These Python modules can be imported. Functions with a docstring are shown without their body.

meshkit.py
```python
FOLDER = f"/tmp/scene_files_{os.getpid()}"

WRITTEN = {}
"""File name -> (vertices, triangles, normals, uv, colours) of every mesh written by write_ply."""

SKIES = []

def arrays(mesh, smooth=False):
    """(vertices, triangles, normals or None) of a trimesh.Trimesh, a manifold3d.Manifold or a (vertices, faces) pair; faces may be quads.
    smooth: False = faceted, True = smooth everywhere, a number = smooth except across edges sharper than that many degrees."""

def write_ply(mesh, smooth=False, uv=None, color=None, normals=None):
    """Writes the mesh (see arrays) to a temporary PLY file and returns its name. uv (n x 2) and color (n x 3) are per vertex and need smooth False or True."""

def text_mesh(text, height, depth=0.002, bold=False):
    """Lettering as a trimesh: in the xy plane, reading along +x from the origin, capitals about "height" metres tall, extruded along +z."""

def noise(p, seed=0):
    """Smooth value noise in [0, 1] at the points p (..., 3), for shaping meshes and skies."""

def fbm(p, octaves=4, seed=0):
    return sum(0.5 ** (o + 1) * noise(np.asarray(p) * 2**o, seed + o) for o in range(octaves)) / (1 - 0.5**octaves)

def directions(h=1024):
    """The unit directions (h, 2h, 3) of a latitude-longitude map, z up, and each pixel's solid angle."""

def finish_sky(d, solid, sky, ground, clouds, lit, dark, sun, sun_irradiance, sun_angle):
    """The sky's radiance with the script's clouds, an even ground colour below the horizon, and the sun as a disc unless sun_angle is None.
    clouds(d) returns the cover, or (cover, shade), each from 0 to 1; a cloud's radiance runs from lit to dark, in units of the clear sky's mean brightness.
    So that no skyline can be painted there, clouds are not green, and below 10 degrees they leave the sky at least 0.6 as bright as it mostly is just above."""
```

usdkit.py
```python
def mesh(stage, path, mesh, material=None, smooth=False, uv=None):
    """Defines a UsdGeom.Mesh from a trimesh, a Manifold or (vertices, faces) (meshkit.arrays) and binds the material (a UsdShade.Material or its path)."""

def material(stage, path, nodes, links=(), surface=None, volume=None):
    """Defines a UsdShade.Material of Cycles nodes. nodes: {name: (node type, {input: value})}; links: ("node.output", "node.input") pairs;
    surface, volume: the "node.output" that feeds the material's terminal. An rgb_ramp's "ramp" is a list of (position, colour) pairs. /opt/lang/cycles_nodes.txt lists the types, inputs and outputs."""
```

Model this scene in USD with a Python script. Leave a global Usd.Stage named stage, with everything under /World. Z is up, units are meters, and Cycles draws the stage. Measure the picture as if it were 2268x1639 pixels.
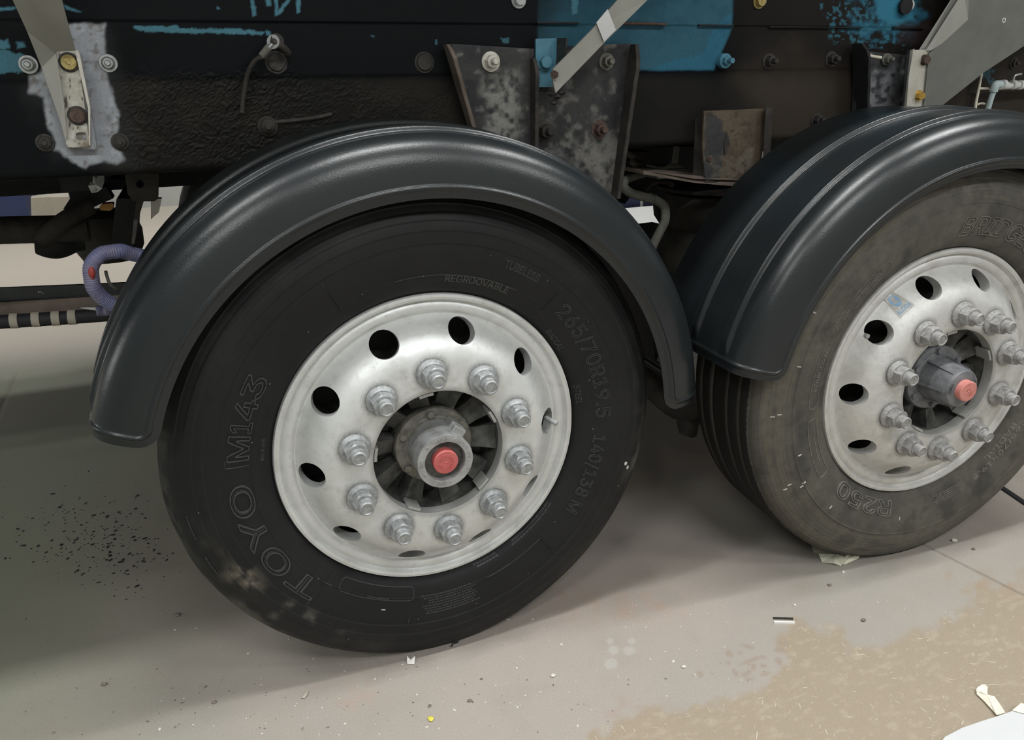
import math, random
import numpy as np, trimesh, shapely
import manifold3d as m3
from shapely.geometry import Polygon
from shapely.ops import unary_union
from scipy.interpolate import PchipInterpolator
import usdkit, meshkit
from pxr import Usd, UsdGeom, UsdLux, Gf, Sdf, Vt

stage = Usd.Stage.CreateInMemory()
UsdGeom.SetStageUpAxis(stage, UsdGeom.Tokens.z)
UsdGeom.SetStageMetersPerUnit(stage, 1.0)
UsdGeom.Xform.Define(stage, '/World')
UsdGeom.Scope.Define(stage, '/World/Looks')
rng = np.random.default_rng(7)
random.seed(7)

# ------------------------------------------------------------------ camera, lights, exposure
W, H, FOC = 2268, 1639, 1699.8
EYE = np.array([-0.29898, -1.14322, 0.99849])
ROT = np.array([[0.9294659, -0.36857915, -0.01557428], [-0.14511157, -0.32646948, -0.93400231], [0.33916925, 0.8703833, -0.35692735]])  # right, down, forward
cam = UsdGeom.Camera.Define(stage, '/World/camera')
m = Gf.Matrix4d(1)
for i, v in enumerate((ROT[0], -ROT[1], -ROT[2])):
    m.SetRow(i, Gf.Vec4d(*v, 0))
m.SetRow(3, Gf.Vec4d(*EYE, 1))
UsdGeom.Xformable(cam).AddTransformOp().Set(m)
cam.CreateHorizontalApertureAttr(36.0)
cam.CreateVerticalApertureAttr(36.0 * H / W)
cam.CreateFocalLengthAttr(36.0 * FOC / W)
cam.CreateClippingRangeAttr(Gf.Vec2f(0.02, 60))
cam.CreateExposureAttr(0.06)

def rect_light(name, loc, size, power, color=(.985, 1, .99), rot=(0, 0, 0)):
    l = UsdLux.RectLight.Define(stage, '/World/' + name)
    l.CreateWidthAttr(size[0]); l.CreateHeightAttr(size[1])
    l.CreateIntensityAttr(power); l.CreateColorAttr(Gf.Vec3f(*color))
    x = UsdGeom.Xformable(l); x.AddTranslateOp().Set(Gf.Vec3d(*loc)); x.AddRotateXYZOp().Set(Gf.Vec3f(*rot))
LIGHTS = [((-2.3, -0.45, 3.9), (1.5, .16), 60), ((.1, -0.45, 3.9), (1.5, .16), 80), ((2.5, -0.45, 3.9), (1.5, .16), 85),
          ((-2.4, -2.8, 3.4), (1.5, .16), 68), ((.3, -2.8, 3.4), (1.5, .16), 72), ((3.0, -2.8, 3.4), (1.5, .16), 72),
          ((-3.6, 3.9, 3.9), (1.5, .16), 80), ((-.6, 4.3, 3.9), (1.5, .16), 80), ((2.4, 4.3, 3.9), (1.5, .16), 90)]
for k, (loc, size, pw) in enumerate(LIGHTS):
    rect_light('tube_lamp' + ('_%03d' % k if k else ''), loc, size, pw)
rect_light('side_lamp', (-4.9, 1.3, 1.5), (.5, 1.6), 26, rot=(0, -90, 0))
dome = UsdLux.DomeLight.Define(stage, '/World/dome'); dome.CreateIntensityAttr(0.0)

# ------------------------------------------------------------------ helpers
def P(X):
    Y = (np.atleast_2d(X) - EYE) @ ROT.T
    return np.stack([W / 2 + FOC * Y[:, 0] / Y[:, 2], H / 2 + FOC * Y[:, 1] / Y[:, 2]], 1)
def ray(px, py):
    return ROT.T @ np.array([(px - W / 2) / FOC, (py - H / 2) / FOC, 1.0])
def aty(px, py, Y):
    d = ray(px, py); return EYE + d * (Y - EYE[1]) / d[1]
def atz(px, py, Z=0.0):
    d = ray(px, py); return EYE + d * (Z - EYE[2]) / d[2]

used = {}
def fresh(path):
    n = used.get(path, -1) + 1; used[path] = n
    return path if n == 0 else '%s_%03d' % (path, n)
def meta(p, label=None, cat=None, group=None, kind=None):
    for k, v in (('label', label), ('category', cat), ('group', group), ('kind', kind)):
        if v: p.SetCustomDataByKey(k, v)
ORIG = {}
def thing(name, label, cat, loc=(0, 0, 0), rotz=0, group=None, kind=None):
    x = UsdGeom.Xform.Define(stage, fresh('/World/' + name))
    x.AddTranslateOp().Set(Gf.Vec3d(*map(float, loc)))
    if rotz: x.AddRotateZOp().Set(math.degrees(rotz))
    meta(x.GetPrim(), label, cat, group, kind)
    ORIG[str(x.GetPath())] = np.array(loc, float)
    return x.GetPrim()
def arr(mesh):
    v, f, _ = meshkit.arrays(mesh, False); return v, f
def part(parent, name, mesh, mat, smooth=35, label=None, world=False, col=None, kind=None, cat=None, group=None):
    v, f = arr(mesh)
    root = str(parent.GetPath()) if parent else '/World'
    if world and parent:
        v = v - ORIG['/'.join(root.split('/')[:3])]
    path = fresh(root + '/' + name)
    mm = usdkit.mesh(stage, path, trimesh.Trimesh(v, f, process=False), mat, smooth=smooth)
    if col is not None:
        UsdGeom.PrimvarsAPI(mm).CreatePrimvar('Col', Sdf.ValueTypeNames.Color3fArray, 'vertex').Set(Vt.Vec3fArray.FromNumpy(np.asarray(col, np.float32)))
    meta(mm.GetPrim(), label, cat, group, kind)
    return mm.GetPrim()

def cat(*ms):
    vs, fs, n = [], [], 0
    for q in ms:
        v, f = arr(q); vs.append(v); fs.append(f + n); n += len(v)
    return trimesh.Trimesh(np.vstack(vs), np.vstack(fs), process=False)
def box(x0, x1, y0, y1, z0, z1, bev=0.0):
    if bev:
        s = m3.Manifold.cube([x1 - x0 - 2 * bev, y1 - y0 - 2 * bev, z1 - z0 - 2 * bev]).translate([x0 + bev, y0 + bev, z0 + bev])
        return s.minkowski_sum(m3.Manifold.sphere(bev, 8))
    return m3.Manifold.cube([x1 - x0, y1 - y0, z1 - z0]).translate([x0, y0, z0])
def xf(mesh, M):
    v, f = arr(mesh); return trimesh.Trimesh(v @ M[:3, :3].T + M[:3, 3], f, process=False)
def rotm(axis, a, t=(0, 0, 0)):
    M = trimesh.transformations.rotation_matrix(a, axis); M[:3, 3] = t; return M
def to_axis(d):
    """matrix that turns +z to the direction d"""
    d = np.asarray(d, float) / np.linalg.norm(d)
    a = np.array([1, 0, 0]) if abs(d[0]) < .8 else np.array([0, 0, 1.0])
    u = np.cross(a, d); u /= np.linalg.norm(u); w = np.cross(d, u)
    M = np.eye(4); M[:3, 0], M[:3, 1], M[:3, 2] = u, w, d; return M
def place(mesh, d, at, roll=0.0):
    M = to_axis(d) @ rotm([0, 0, 1], roll); M[:3, 3] = at; return xf(mesh, M)
def lathe(prof, n=64, a0=0.0):
    """closed (r, h) profile turned about z"""
    p = np.array(prof, float); t = a0 + np.arange(n) * 2 * np.pi / n
    v = np.stack([np.outer(np.cos(t), p[:, 0]), np.outer(np.sin(t), p[:, 0]), np.tile(p[:, 1], (n, 1))], 2).reshape(-1, 3)
    k = len(p); i = np.arange(n)[:, None]; j = np.arange(k)[None]; i2 = (i + 1) % n; j2 = (j + 1) % k
    q = np.stack([i * k + j, i2 * k + j, i2 * k + j2, i * k + j2], 2).reshape(-1, 4)
    f = np.vstack([q[:, [0, 1, 2]], q[:, [0, 2, 3]]])
    v2, inv = np.unique(np.round(v, 7), axis=0, return_inverse=True)
    f = inv.reshape(-1)[f]; f = f[(f[:, 0] != f[:, 1]) & (f[:, 1] != f[:, 2]) & (f[:, 0] != f[:, 2])]
    area = 0.5 * np.sum(p[:, 0] * np.roll(p[:, 1], -1) - np.roll(p[:, 0], -1) * p[:, 1])
    return trimesh.Trimesh(v2, f if area < 0 else f[:, ::-1], process=False)
def ylathe(prof, n=96):
    """(r, y) profile turned about the y axis; y grows away from the viewer"""
    mm = lathe(prof, n); v, f = arr(mm)
    return trimesh.Trimesh(np.stack([v[:, 0], v[:, 2], -v[:, 1]], 1), f, process=False)
def solid(mesh):
    v, f = arr(mesh)
    s = m3.Manifold(m3.Mesh(vert_properties=np.ascontiguousarray(v, np.float32), tri_verts=np.ascontiguousarray(f, np.uint32)))
    if s.is_empty() or s.volume() < 0:
        s = m3.Manifold(m3.Mesh(vert_properties=np.ascontiguousarray(v, np.float32), tri_verts=np.ascontiguousarray(f[:, ::-1], np.uint32)))
    return s
def cyl(r0, h, r1=None, n=24):
    return m3.Manifold.cylinder(h, r0, r1 if r1 is not None else r0, n)
def tube(pts, r, n=14, closed_ends=True, rfun=None, sub=6):
    p = np.array(pts, float)
    t = np.r_[0, np.cumsum(np.linalg.norm(np.diff(p, axis=0), axis=1))]
    if len(p) > 2:
        s = np.linspace(0, t[-1], max(len(p) * sub, 8))
        p = np.stack([PchipInterpolator(t, p[:, k])(s) for k in range(3)], 1)
        for _ in range(2):
            p[1:-1] = (p[:-2] + 2 * p[1:-1] + p[2:]) / 4
    d = np.gradient(p, axis=0); d /= np.linalg.norm(d, axis=1)[:, None]
    u = np.cross(d[0], [0.3, .5, .8]); u /= np.linalg.norm(u)
    vs = []; th = np.arange(n) * 2 * np.pi / n
    for i in range(len(p)):
        u = u - d[i] * (u @ d[i]); u /= np.linalg.norm(u); w = np.cross(d[i], u)
        rr = r if rfun is None else r * rfun(i / (len(p) - 1))
        vs.append(p[i] + rr * (np.outer(np.cos(th), u) + np.outer(np.sin(th), w)))
    v = np.vstack(vs); k = len(p); f = []
    i = np.arange(k - 1)[:, None] * n; j = np.arange(n)[None]; j2 = (j + 1) % n
    q = np.stack([i + j, i + j2, i + n + j2, i + n + j], 2).reshape(-1, 4)
    f = [q[:, [0, 1, 2]], q[:, [0, 2, 3]]]
    if closed_ends:
        v = np.vstack([v, p[0], p[-1]]); a, b = len(v) - 2, len(v) - 1; J = np.arange(n); J2 = (J + 1) % n
        f += [np.stack([np.full(n, a), J2, J], 1), np.stack([np.full(n, b), (k - 1) * n + J, (k - 1) * n + J2], 1)]
    return trimesh.Trimesh(v, np.vstack(f), process=False)
def extr(poly2d, depth):
    """polygon in (x, z) metres, extruded towards +y by depth, front face at y = 0"""
    g = poly2d if isinstance(poly2d, shapely.Geometry) else Polygon(poly2d)
    g = g.buffer(0)
    ms = [trimesh.creation.extrude_polygon(a, depth, engine='earcut') for a in getattr(g, 'geoms', [g])]
    v, f = arr(cat(*ms)); return trimesh.Trimesh(np.stack([v[:, 0], v[:, 2], v[:, 1]], 1), f[:, ::-1], process=False)
def slab(px, Y, depth, round_=0.0, holes=()):
    """an upright plate at distance Y whose outline is given by sight lines"""
    g = Polygon([aty(a, b, Y)[[0, 2]] for a, b in px]).buffer(0)
    for h in holes:
        g = g.difference(Polygon([aty(a, b, Y)[[0, 2]] for a, b in h]))
    if round_: g = g.buffer(-round_).buffer(round_ * 2).buffer(-round_)
    v, f = arr(extr(g, depth)); return trimesh.Trimesh(v + [0, Y, 0], f, process=False)
def prism3(front, back):
    """solid between two matching 3-D outlines"""
    a, b = np.array(front, float), np.array(back, float); n = len(a)
    g = trimesh.creation.triangulate_polygon if False else None
    v = np.vstack([a, b]); f = []
    for i in range(1, n - 1): f += [[0, i, i + 1], [n, n + i + 1, n + i]]
    for i in range(n):
        j = (i + 1) % n; f += [[i, n + i, j], [j, n + i, n + j]]
    q = trimesh.Trimesh(v, f, process=False)
    if q.volume < 0: q.invert()
    return q
def lump(r, seed, sx=(1, 1, 1), sub=1, amp=.5):
    s = trimesh.creation.icosphere(sub, 1.0); v = s.vertices
    v = v * (1 - amp / 2 + amp * meshkit.noise(v * 1.7 + seed * 3.1, seed))[:, None] * np.array(sx) * r
    return trimesh.Trimesh(v, s.faces, process=False)

# ------------------------------------------------------------------ materials
class Ref(str): pass
class G:
    def __init__(s): s.n, s.l = {}, []
    def add(s, kind, out, **inp):
        name = 'n%d' % len(s.n); vals = {}
        for k, v in inp.items():
            if isinstance(v, Ref): s.l.append((str(v), '%s.%s' % (name, k)))
            else: vals[k] = v
        s.n[name] = (kind, vals); return Ref(name + '.' + out)
    def pos(s): return s.add('texture_coordinate', 'object')
    def noise(s, scale, detail=4, rough=.55, vec=None, out='fac', **k):
        return s.add('noise_texture', out, vector=vec if vec is not None else s.pos(), scale=scale, detail=detail, roughness=rough, **k)
    def ramp(s, fac, stops): return s.add('rgb_ramp', 'color', fac=fac, ramp=stops)
    def math(s, t, a, b=0.0, c=0.0): return s.add('math', 'value', math_type=t, value1=a, value2=b, value3=c)
    def mix(s, fac, a, b, t='mix'): return s.add('mix_color', 'result', blend_type=t, fac=fac, a=a, b=b)
    def bump(s, h, strength=.3, dist=.001): return s.add('bump', 'normal', height=h, strength=strength, distance=dist)
    def bsdf(s, **k): return s.add('principled_bsdf', 'BSDF', **k)
    def build(s, name, surf): return usdkit.material(stage, '/World/Looks/' + name, s.n, s.l, surface=str(surf))
def grey(a): return (a, a, a)
def mat(name, c1, c2=None, rough=.5, metal=0.0, nscale=30, bscale=None, bstr=.3, bdist=.001, lo=.35, hi=.65, c3=None, spec=.5, rvar=0.0):
    g = G(); f = g.noise(nscale, 5, .6)
    stops = [(lo, c1), (hi, c2 or c1)] + ([(min(hi + .15, 1), c3)] if c3 else [])
    col = g.ramp(f, stops); k = {}
    if bscale: k['normal'] = g.bump(g.noise(bscale, 3, .6), bstr, bdist)
    r = rough
    if rvar: r = g.add('map_range', 'result', value=g.noise(nscale * 2.3, 3), from_min=.3, from_max=.7, to_min=rough - rvar, to_max=rough + rvar)
    return g.build(name, g.bsdf(base_color=col, roughness=r, metallic=metal, specular_ior_level=spec, **k))
def painted(name, rough=.5, bscale=200, bstr=.2, bdist=.001, mult=.25, spec=.5, nscale=120):
    """colour from the mesh's own paint (attribute Col), with fine grain"""
    g = G(); c = g.add('attribute', 'color', attribute='Col')
    f = g.ramp(g.noise(nscale, 6, .65), [(.3, grey(1 - mult)), (.7, grey(1 + mult * .0))])
    col = g.mix(1.0, c, f, 'multiply')
    return g.build(name, g.bsdf(base_color=col, roughness=rough, specular_ior_level=spec, normal=g.bump(g.noise(bscale, 4, .6), bstr, bdist)))

M = {}
M['wall'] = mat('wall_paint', (.40, .40, .38), (.45, .45, .43), .8, nscale=3)
M['wall_blue'] = mat('blue_paint', (.016, .026, .085), (.022, .036, .11), .5, nscale=4)
M['ceiling'] = mat('ceiling_paint', (.42, .42, .41), None, .9)
M['floor'] = painted('floor_concrete', .62, 260, .25, .0006, .16, .35, 300)
M['frame'] = painted('frame_paint', .48, 500, .25, .0006, .2, .14, 260)
M['plate'] = painted('bracket_paint', .55, 320, .5, .0012, .35, .45, 160)
# moulded black polyethylene
g = G()
nrm = g.bump(g.noise(380, 3, .6), .22, .0010)
M['fender'] = g.build('moulded_plastic', g.bsdf(base_color=g.ramp(g.noise(6, 4), [(.3, (.0105, .0130, .0145)), (.7, (.0140, .0170, .0188))]), roughness=.29, normal=nrm, specular_ior_level=.5))
M['tyre_new'] = painted('clean_rubber', .6, 900, .15, .0004, .3, .3, 90)
M['tyre_old'] = painted('dusty_rubber', .8, 900, .15, .0004, .3, .3, 60)
# weathered aluminium
def alu(name, a, b, seedoff, rough, phase):
    g = G(); p = g.add('mapping', 'vector', vector=g.pos(), location=(seedoff, 0, 0))
    f = g.noise(14, 7, .62, vec=p); f2 = g.noise(55, 5, .7, vec=p); f3 = g.noise(260, 2, .5, vec=p)
    c = g.ramp(f, [(.33, a), (.52, b), (.7, tuple(x * .93 for x in a))])
    c = g.mix(g.ramp(f2, [(.55, grey(0)), (.72, grey(.32))]), c, (.32, .32, .30))
    c = g.mix(g.ramp(f3, [(.68, grey(0)), (.74, grey(.35))]), c, (.16, .16, .15))
    # brake dust thrown out round each of the ten nuts
    xyz = g.pos(); sx = g.add('separate_xyz', 'x', vector=xyz); sep = str(sx).split('.')[0]; sz = g.math('subtract', Ref(sep + '.z'), .420)
    r = g.math('sqrt', g.math('add', g.math('multiply', sx, sx), g.math('multiply', sz, sz)))
    an = g.math('multiply_add', g.math('arctan2', sz, sx), 10 / (2 * math.pi), -phase / 36 + 20.5)
    dt = g.math('multiply', g.math('subtract', g.math('fract' if False else 'fraction', an), .5), 2 * math.pi / 10 * .142875)
    dr = g.math('subtract', r, .142875)
    d = g.math('sqrt', g.math('add', g.math('multiply', dt, dt), g.math('multiply', dr, dr)))
    dn = g.math('multiply_add', g.noise(420, 3, .7, vec=p), .012, d)
    c = g.mix(g.ramp(g.math('multiply', dn, 20.0), [(.60, grey(.72)), (.70, grey(.25)), (.80, grey(0))]), c, (.13, .13, .125))
    c = g.mix(g.ramp(g.math('multiply', r, 3.0), [(.335, grey(.5)), (.36, grey(0))]), c, (.2, .195, .18))
    return g.build(name, g.bsdf(base_color=c, roughness=g.ramp(f2, [(.3, grey(rough - .07)), (.7, grey(rough + .1))]), metallic=.35, normal=g.bump(f3, .08, .0005)))
M['alu'] = alu('oxidised_aluminium', (.60, .61, .595), (.69, .705, .70), 0, .42, math.degrees(1.62018833))
M['alu_dull'] = alu('dusty_aluminium', (.52, .51, .49), (.63, .63, .615), 3.3, .5, math.degrees(1.59120333))
M['nut'] = mat('nut_steel', (.28, .29, .295), (.44, .455, .46), .5, .4, 160, 600, .25, .0006)
M['nut_dull'] = mat('dusty_nut_steel', (.25, .245, .24), (.40, .395, .39), .62, .25, 160, 600, .3, .0006)
M['hub_dark'] = mat('hub_iron', (.045, .045, .042), (.13, .13, .12), .75, .1, 40, 300, .5, .001, c3=(.2, .2, .19))
M['hub_cap'] = mat('cast_aluminium_cap', (.26, .26, .24), (.46, .47, .48), .5, .5, 45, 500, .3, .0006, .3, .6)
M['cap_flange'] = mat('dirty_cap_flange', (.13, .125, .105), (.24, .23, .2), .65, .3, 60, 400, .4, .0008)
M['cap_grey'] = mat('grey_composite_cap', (.10, .105, .115), (.22, .225, .235), .6, .0, 50, 500, .3, .0006, .3, .7)
M['plug'] = mat('red_rubber_plug', (.50, .10, .10), (.56, .14, .13), .5, 0, 60, 500, .1, .0004)
M['plug_pale'] = mat('faded_red_plug', (.56, .20, .17), (.62, .25, .22), .6, 0, 60, 500, .1, .0004)
M['drum'] = mat('drum_iron', (.012, .012, .012), (.03, .028, .026), .85, 0, 30)
M['black'] = mat('underbody_black', (.008, .009, .012), (.018, .018, .02), .7, 0, 14, 120, .3, .001)
M['grime'] = mat('grimy_steel', (.022, .02, .018), (.06, .052, .045), .75, 0, 25, 200, .5, .0015)
M['rubber_grey'] = mat('dusty_hose', (.13, .13, .112), (.21, .205, .18), .75, 0, 40, 500, .4, .0006)
M['bellow'] = mat('bellow_rubber', (.028, .026, .022), (.06, .056, .047), .75, 0, 20, 300, .3, .001)
M['steel'] = mat('plated_steel', (.45, .47, .48), (.6, .62, .62), .35, .8, 120, 500, .2, .0005)
M['steel_dark'] = mat('dark_bolt_steel', (.035, .033, .031), (.08, .075, .07), .6, .3, 120, 500, .4, .0008)
M['rust'] = mat('rusty_bolt', (.06, .040, .032), (.15, .095, .075), .7, .2, 160, 500, .4, .0008)
M['yellow_zinc'] = mat('yellow_zinc', (.36, .28, .10), (.55, .46, .2), .45, .6, 220, 600, .3, .0006)
M['gold'] = mat('gold_bolt', (.5, .3, .06), (.75, .52, .15), .3, .85, 200)
M['blue_paint'] = mat('teal_paint', (.07, .21, .30), (.10, .27, .36), .42, 0, 40, 400, .2, .0006)
M['strut'] = mat('primed_strut', (.33, .325, .29), (.38, .375, .345), .42, .0, 14, 300, .12, .0006, rvar=.06)
M['strut_edge'] = mat('strut_bare_edge', (.45, .43, .38), (.55, .53, .47), .5, .2, 60)
M['strut_grey'] = mat('grey_strut_paint', (.155, .16, .148), (.19, .195, .18), .42, .0, 14, 300, .12, .0006, rvar=.06)
M['tape'] = mat('light_patch', (.66, .67, .68), (.74, .75, .76), .35, 0, 30)  # pale colour imitating direct light on the slanting strut
M['cream_steel'] = mat('dirty_cream_steel', (.62, .59, .52), (.70, .68, .62), .4, .25, 40, 300, .25, .0008, .42, .6)
M['paper'] = mat('masking_paper', (.62, .60, .47), (.70, .69, .56), .8, 0, 40)
M['masking'] = mat('masking_tape', (.74, .69, .56), (.84, .80, .68), .7, 0, 60)
M['white'] = mat('white_sheet', (.58, .59, .60), (.62, .625, .63), .7, 0, 5)
M['white_bright'] = mat('white_panel', (.82, .81, .78), (.86, .85, .82), .5, 0, 5)
M['cardboard'] = mat('pale_board', (.36, .33, .27), (.43, .39, .32), .8, 0, 8)
M['orange'] = mat('orange_plastic', (.6, .26, .05), (.7, .36, .08), .5, 0, 40)
M['hose_blue'] = mat('blue_spiral_hose', (.16, .18, .36), (.25, .23, .33), .45, 0, 14, None, .3, .001, .35, .65)
M['red'] = mat('red_sleeve', (.42, .06, .05), (.5, .1, .08), .5, 0, 40)
M['beam'] = mat('blue_grey_beam', (.045, .055, .062), (.07, .08, .085), .55, 0, 20)
M['brown_beam'] = mat('brown_beam', (.11, .085, .07), (.17, .135, .11), .65, 0, 22)
M['pipe_white'] = mat('white_pipe', (.55, .55, .52), (.68, .7, .7), .45, 0, 60)
M['pipe_teal'] = mat('pale_teal_fitting', (.42, .54, .56), (.55, .64, .65), .45, 0, 60)
M['fibre'] = mat('pale_fibre', (.46, .40, .31), (.6, .54, .44), .8, 0, 80)
M['pebble'] = mat('pebble', (.12, .1, .085), (.26, .23, .2), .8, 0, 80)
M['pale_chip'] = mat('pale_chip', (.55, .52, .46), (.7, .68, .62), .7, 0, 80)
M['yellow'] = mat('yellow_scrap', (.62, .55, .06), (.7, .62, .1), .6, 0, 60)
M['sticker_bg'] = mat('sticker_base', (.36, .36, .33), (.48, .475, .45), .4, .1, 160)
M['sticker_blue'] = mat('sticker_blue', (.16, .34, .58), (.3, .46, .66), .5, 0, 220)
M['clear'] = mat('clear_scrap', (.6, .58, .54), (.75, .73, .7), .2, .0, 80)
M['bus'] = mat('bus_body_paint', (.35, .35, .33), (.4, .4, .38), .5, 0, 5)

# ------------------------------------------------------------------ painting masks
def sdist(pts, poly):
    """signed distance (inside positive) from n points to a polygon"""
    a = np.asarray(poly, float); b = np.roll(a, -1, 0); d = np.full(len(pts), 1e9); ins = np.zeros(len(pts), bool)
    for p0, p1 in zip(a, b):
        e = p1 - p0; w = pts - p0; t = np.clip((w @ e) / max(e @ e, 1e-12), 0, 1)
        d = np.minimum(d, np.hypot(*(w - t[:, None] * e).T))
        c = ((p0[1] > pts[:, 1]) != (p1[1] > pts[:, 1]))
        with np.errstate(divide='ignore', invalid='ignore'):
            ins ^= c & (pts[:, 0] < (p1[0] - p0[0]) * (pts[:, 1] - p0[1]) / (p1[1] - p0[1]) + p0[0])
    return np.where(ins, d, -d)
def sstep(a, b, x):
    t = np.clip((x - a) / (b - a), 0, 1); return t * t * (3 - 2 * t)
def fb(pts2, scale, seed, octv=4):
    p = np.c_[np.asarray(pts2) * scale, np.full(len(pts2), seed * 7.3)]
    return meshkit.fbm(p, octv, seed)
def pmask(px, poly, soft=4, rough=12, scale=.04, seed=1):
    lo, hi = np.min(poly, 0) - rough - soft - 4, np.max(poly, 0) + rough + soft + 4
    out = np.zeros(len(px)); s = np.all((px > lo) & (px < hi), 1)
    if s.any(): out[s] = sstep(-soft, soft, sdist(px[s], poly) + rough * 2 * (fb(px[s], scale, seed) - .5))
    return out
def mixc(c, k, col): return c * (1 - k[:, None]) + np.asarray(col)[None] * k[:, None]
def grid_faces(nu, nv):
    i = np.arange(nu - 1)[:, None]; j = np.arange(nv - 1)[None]
    a = (i * nv + j).ravel(); b = a + nv
    return np.vstack([np.stack([a, b, b + 1], 1), np.stack([a, b + 1, a + 1], 1)])

# ------------------------------------------------------------------ the setting
X0, X1, Y0, Y1, ZT = -5.5, 6.5, -4.5, 6.2, 4.2
xs = np.unique(np.r_[np.arange(X0, -1.15, .09), np.arange(-1.15, 1.6, .0042), np.arange(1.6, X1, .09), X1])
ys = np.unique(np.r_[np.arange(Y0, -.72, .09), np.arange(-.72, .62, .0042), np.arange(.62, Y1, .07), Y1])
gx, gy = np.meshgrid(xs, ys, indexing='ij'); V = np.stack([gx.ravel(), gy.ravel(), np.zeros(gx.size)], 1)
xy = V[:, :2]
n1, n2 = fb(xy, 2.2, 11, 5), fb(xy, 17, 12, 5)
c = mixc(np.tile([.40, .352, .312], (len(V), 1)), sstep(.35, .65, n1), [.35, .325, .288])
c = mixc(c, .35 * sstep(.5, .75, n2), [.34, .30, .26]); c = mixc(c, .7 * sstep(2.0, 2.6, V[:, 1]), [.56, .50, .42])  # far floor painted paler to imitate bright light beyond the vehicle
c = mixc(c, .8 * sstep(2.35, 1.9, V[:, 1]) * sstep(-.2, -1.0, V[:, 0] * .95 - V[:, 1] * .22 + .25 * (n1 - .5)), [.175, .188, .130])        # shade at the left painted in as a darker, greener tone
front = (V[:, 1] < .8) & (np.abs(V[:, 0]) < 3)
px = np.full((len(V), 2), -9999.0); px[front] = P(V[front])
vis = (px[:, 0] > -200) & (px[:, 0] < 3600) & (px[:, 1] > 700) & (px[:, 1] < 2600)
pv = px[vis]; cv = c[vis]; vv = xy[vis]
tan = [(1180, 1900), (1300, 1640), (1440, 1572), (1600, 1560), (1700, 1510), (1745, 1470), (1720, 1410), (1750, 1385), (1860, 1390), (1880, 1440), (1990, 1420), (2080, 1375), (2170, 1345), (2140, 1310), (2180, 1300), (2300, 1320), (2520, 1310), (2700, 1380), (2900, 1420), (3000, 1560), (2860, 1720), (2700, 1900), (2200, 2050), (1500, 2000)]
cv = mixc(cv, .85 * pmask(pv, tan, 14, 34, .035, 3), [.35, .285, .205])
cv = mixc(cv, .5 * pmask(pv, tan, 10, 40, .03, 3) * sstep(.52, .72, fb(vv * [1, 2.2], 60, 31, 4)), [.46, .39, .30])
# wet-boot tread print beside the stain
for k, (a, b, l, w_, an) in enumerate([(1615, 1448, 18, 12, .5), (1640, 1446, 10, 6, .2), (1655, 1432, 28, 7, .25), (1660, 1464, 44, 8, -.35), (1690, 1455, 12, 7, .3), (1668, 1476, 14, 10, .9), (1612, 1468, 14, 6, .5), (1628, 1490, 18, 10, .9), (1655, 1490, 22, 9, -.5), (1690, 1475, 14, 9, .2), (1725, 1465, 18, 12, .9), (1728, 1440, 22, 10, .1), (1695, 1492, 20, 8, -.2), (1735, 1425, 26, 9, .2), (1660, 1505, 18, 7, .3), (1550, 1492, 16, 8, .5)]):
    t = np.linspace(0, 2 * np.pi, 14)[:-1]; q = np.stack([l * .6 * np.cos(t), w_ * .6 * np.sin(t)], 1)
    q = q @ np.array([[np.cos(an), np.sin(an)], [-np.sin(an), np.cos(an)]]) + [a, b]
    cv = mixc(cv, .7 * pmask(pv, q, 2, 2, .1, k), [.33, .265, .215])
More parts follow.
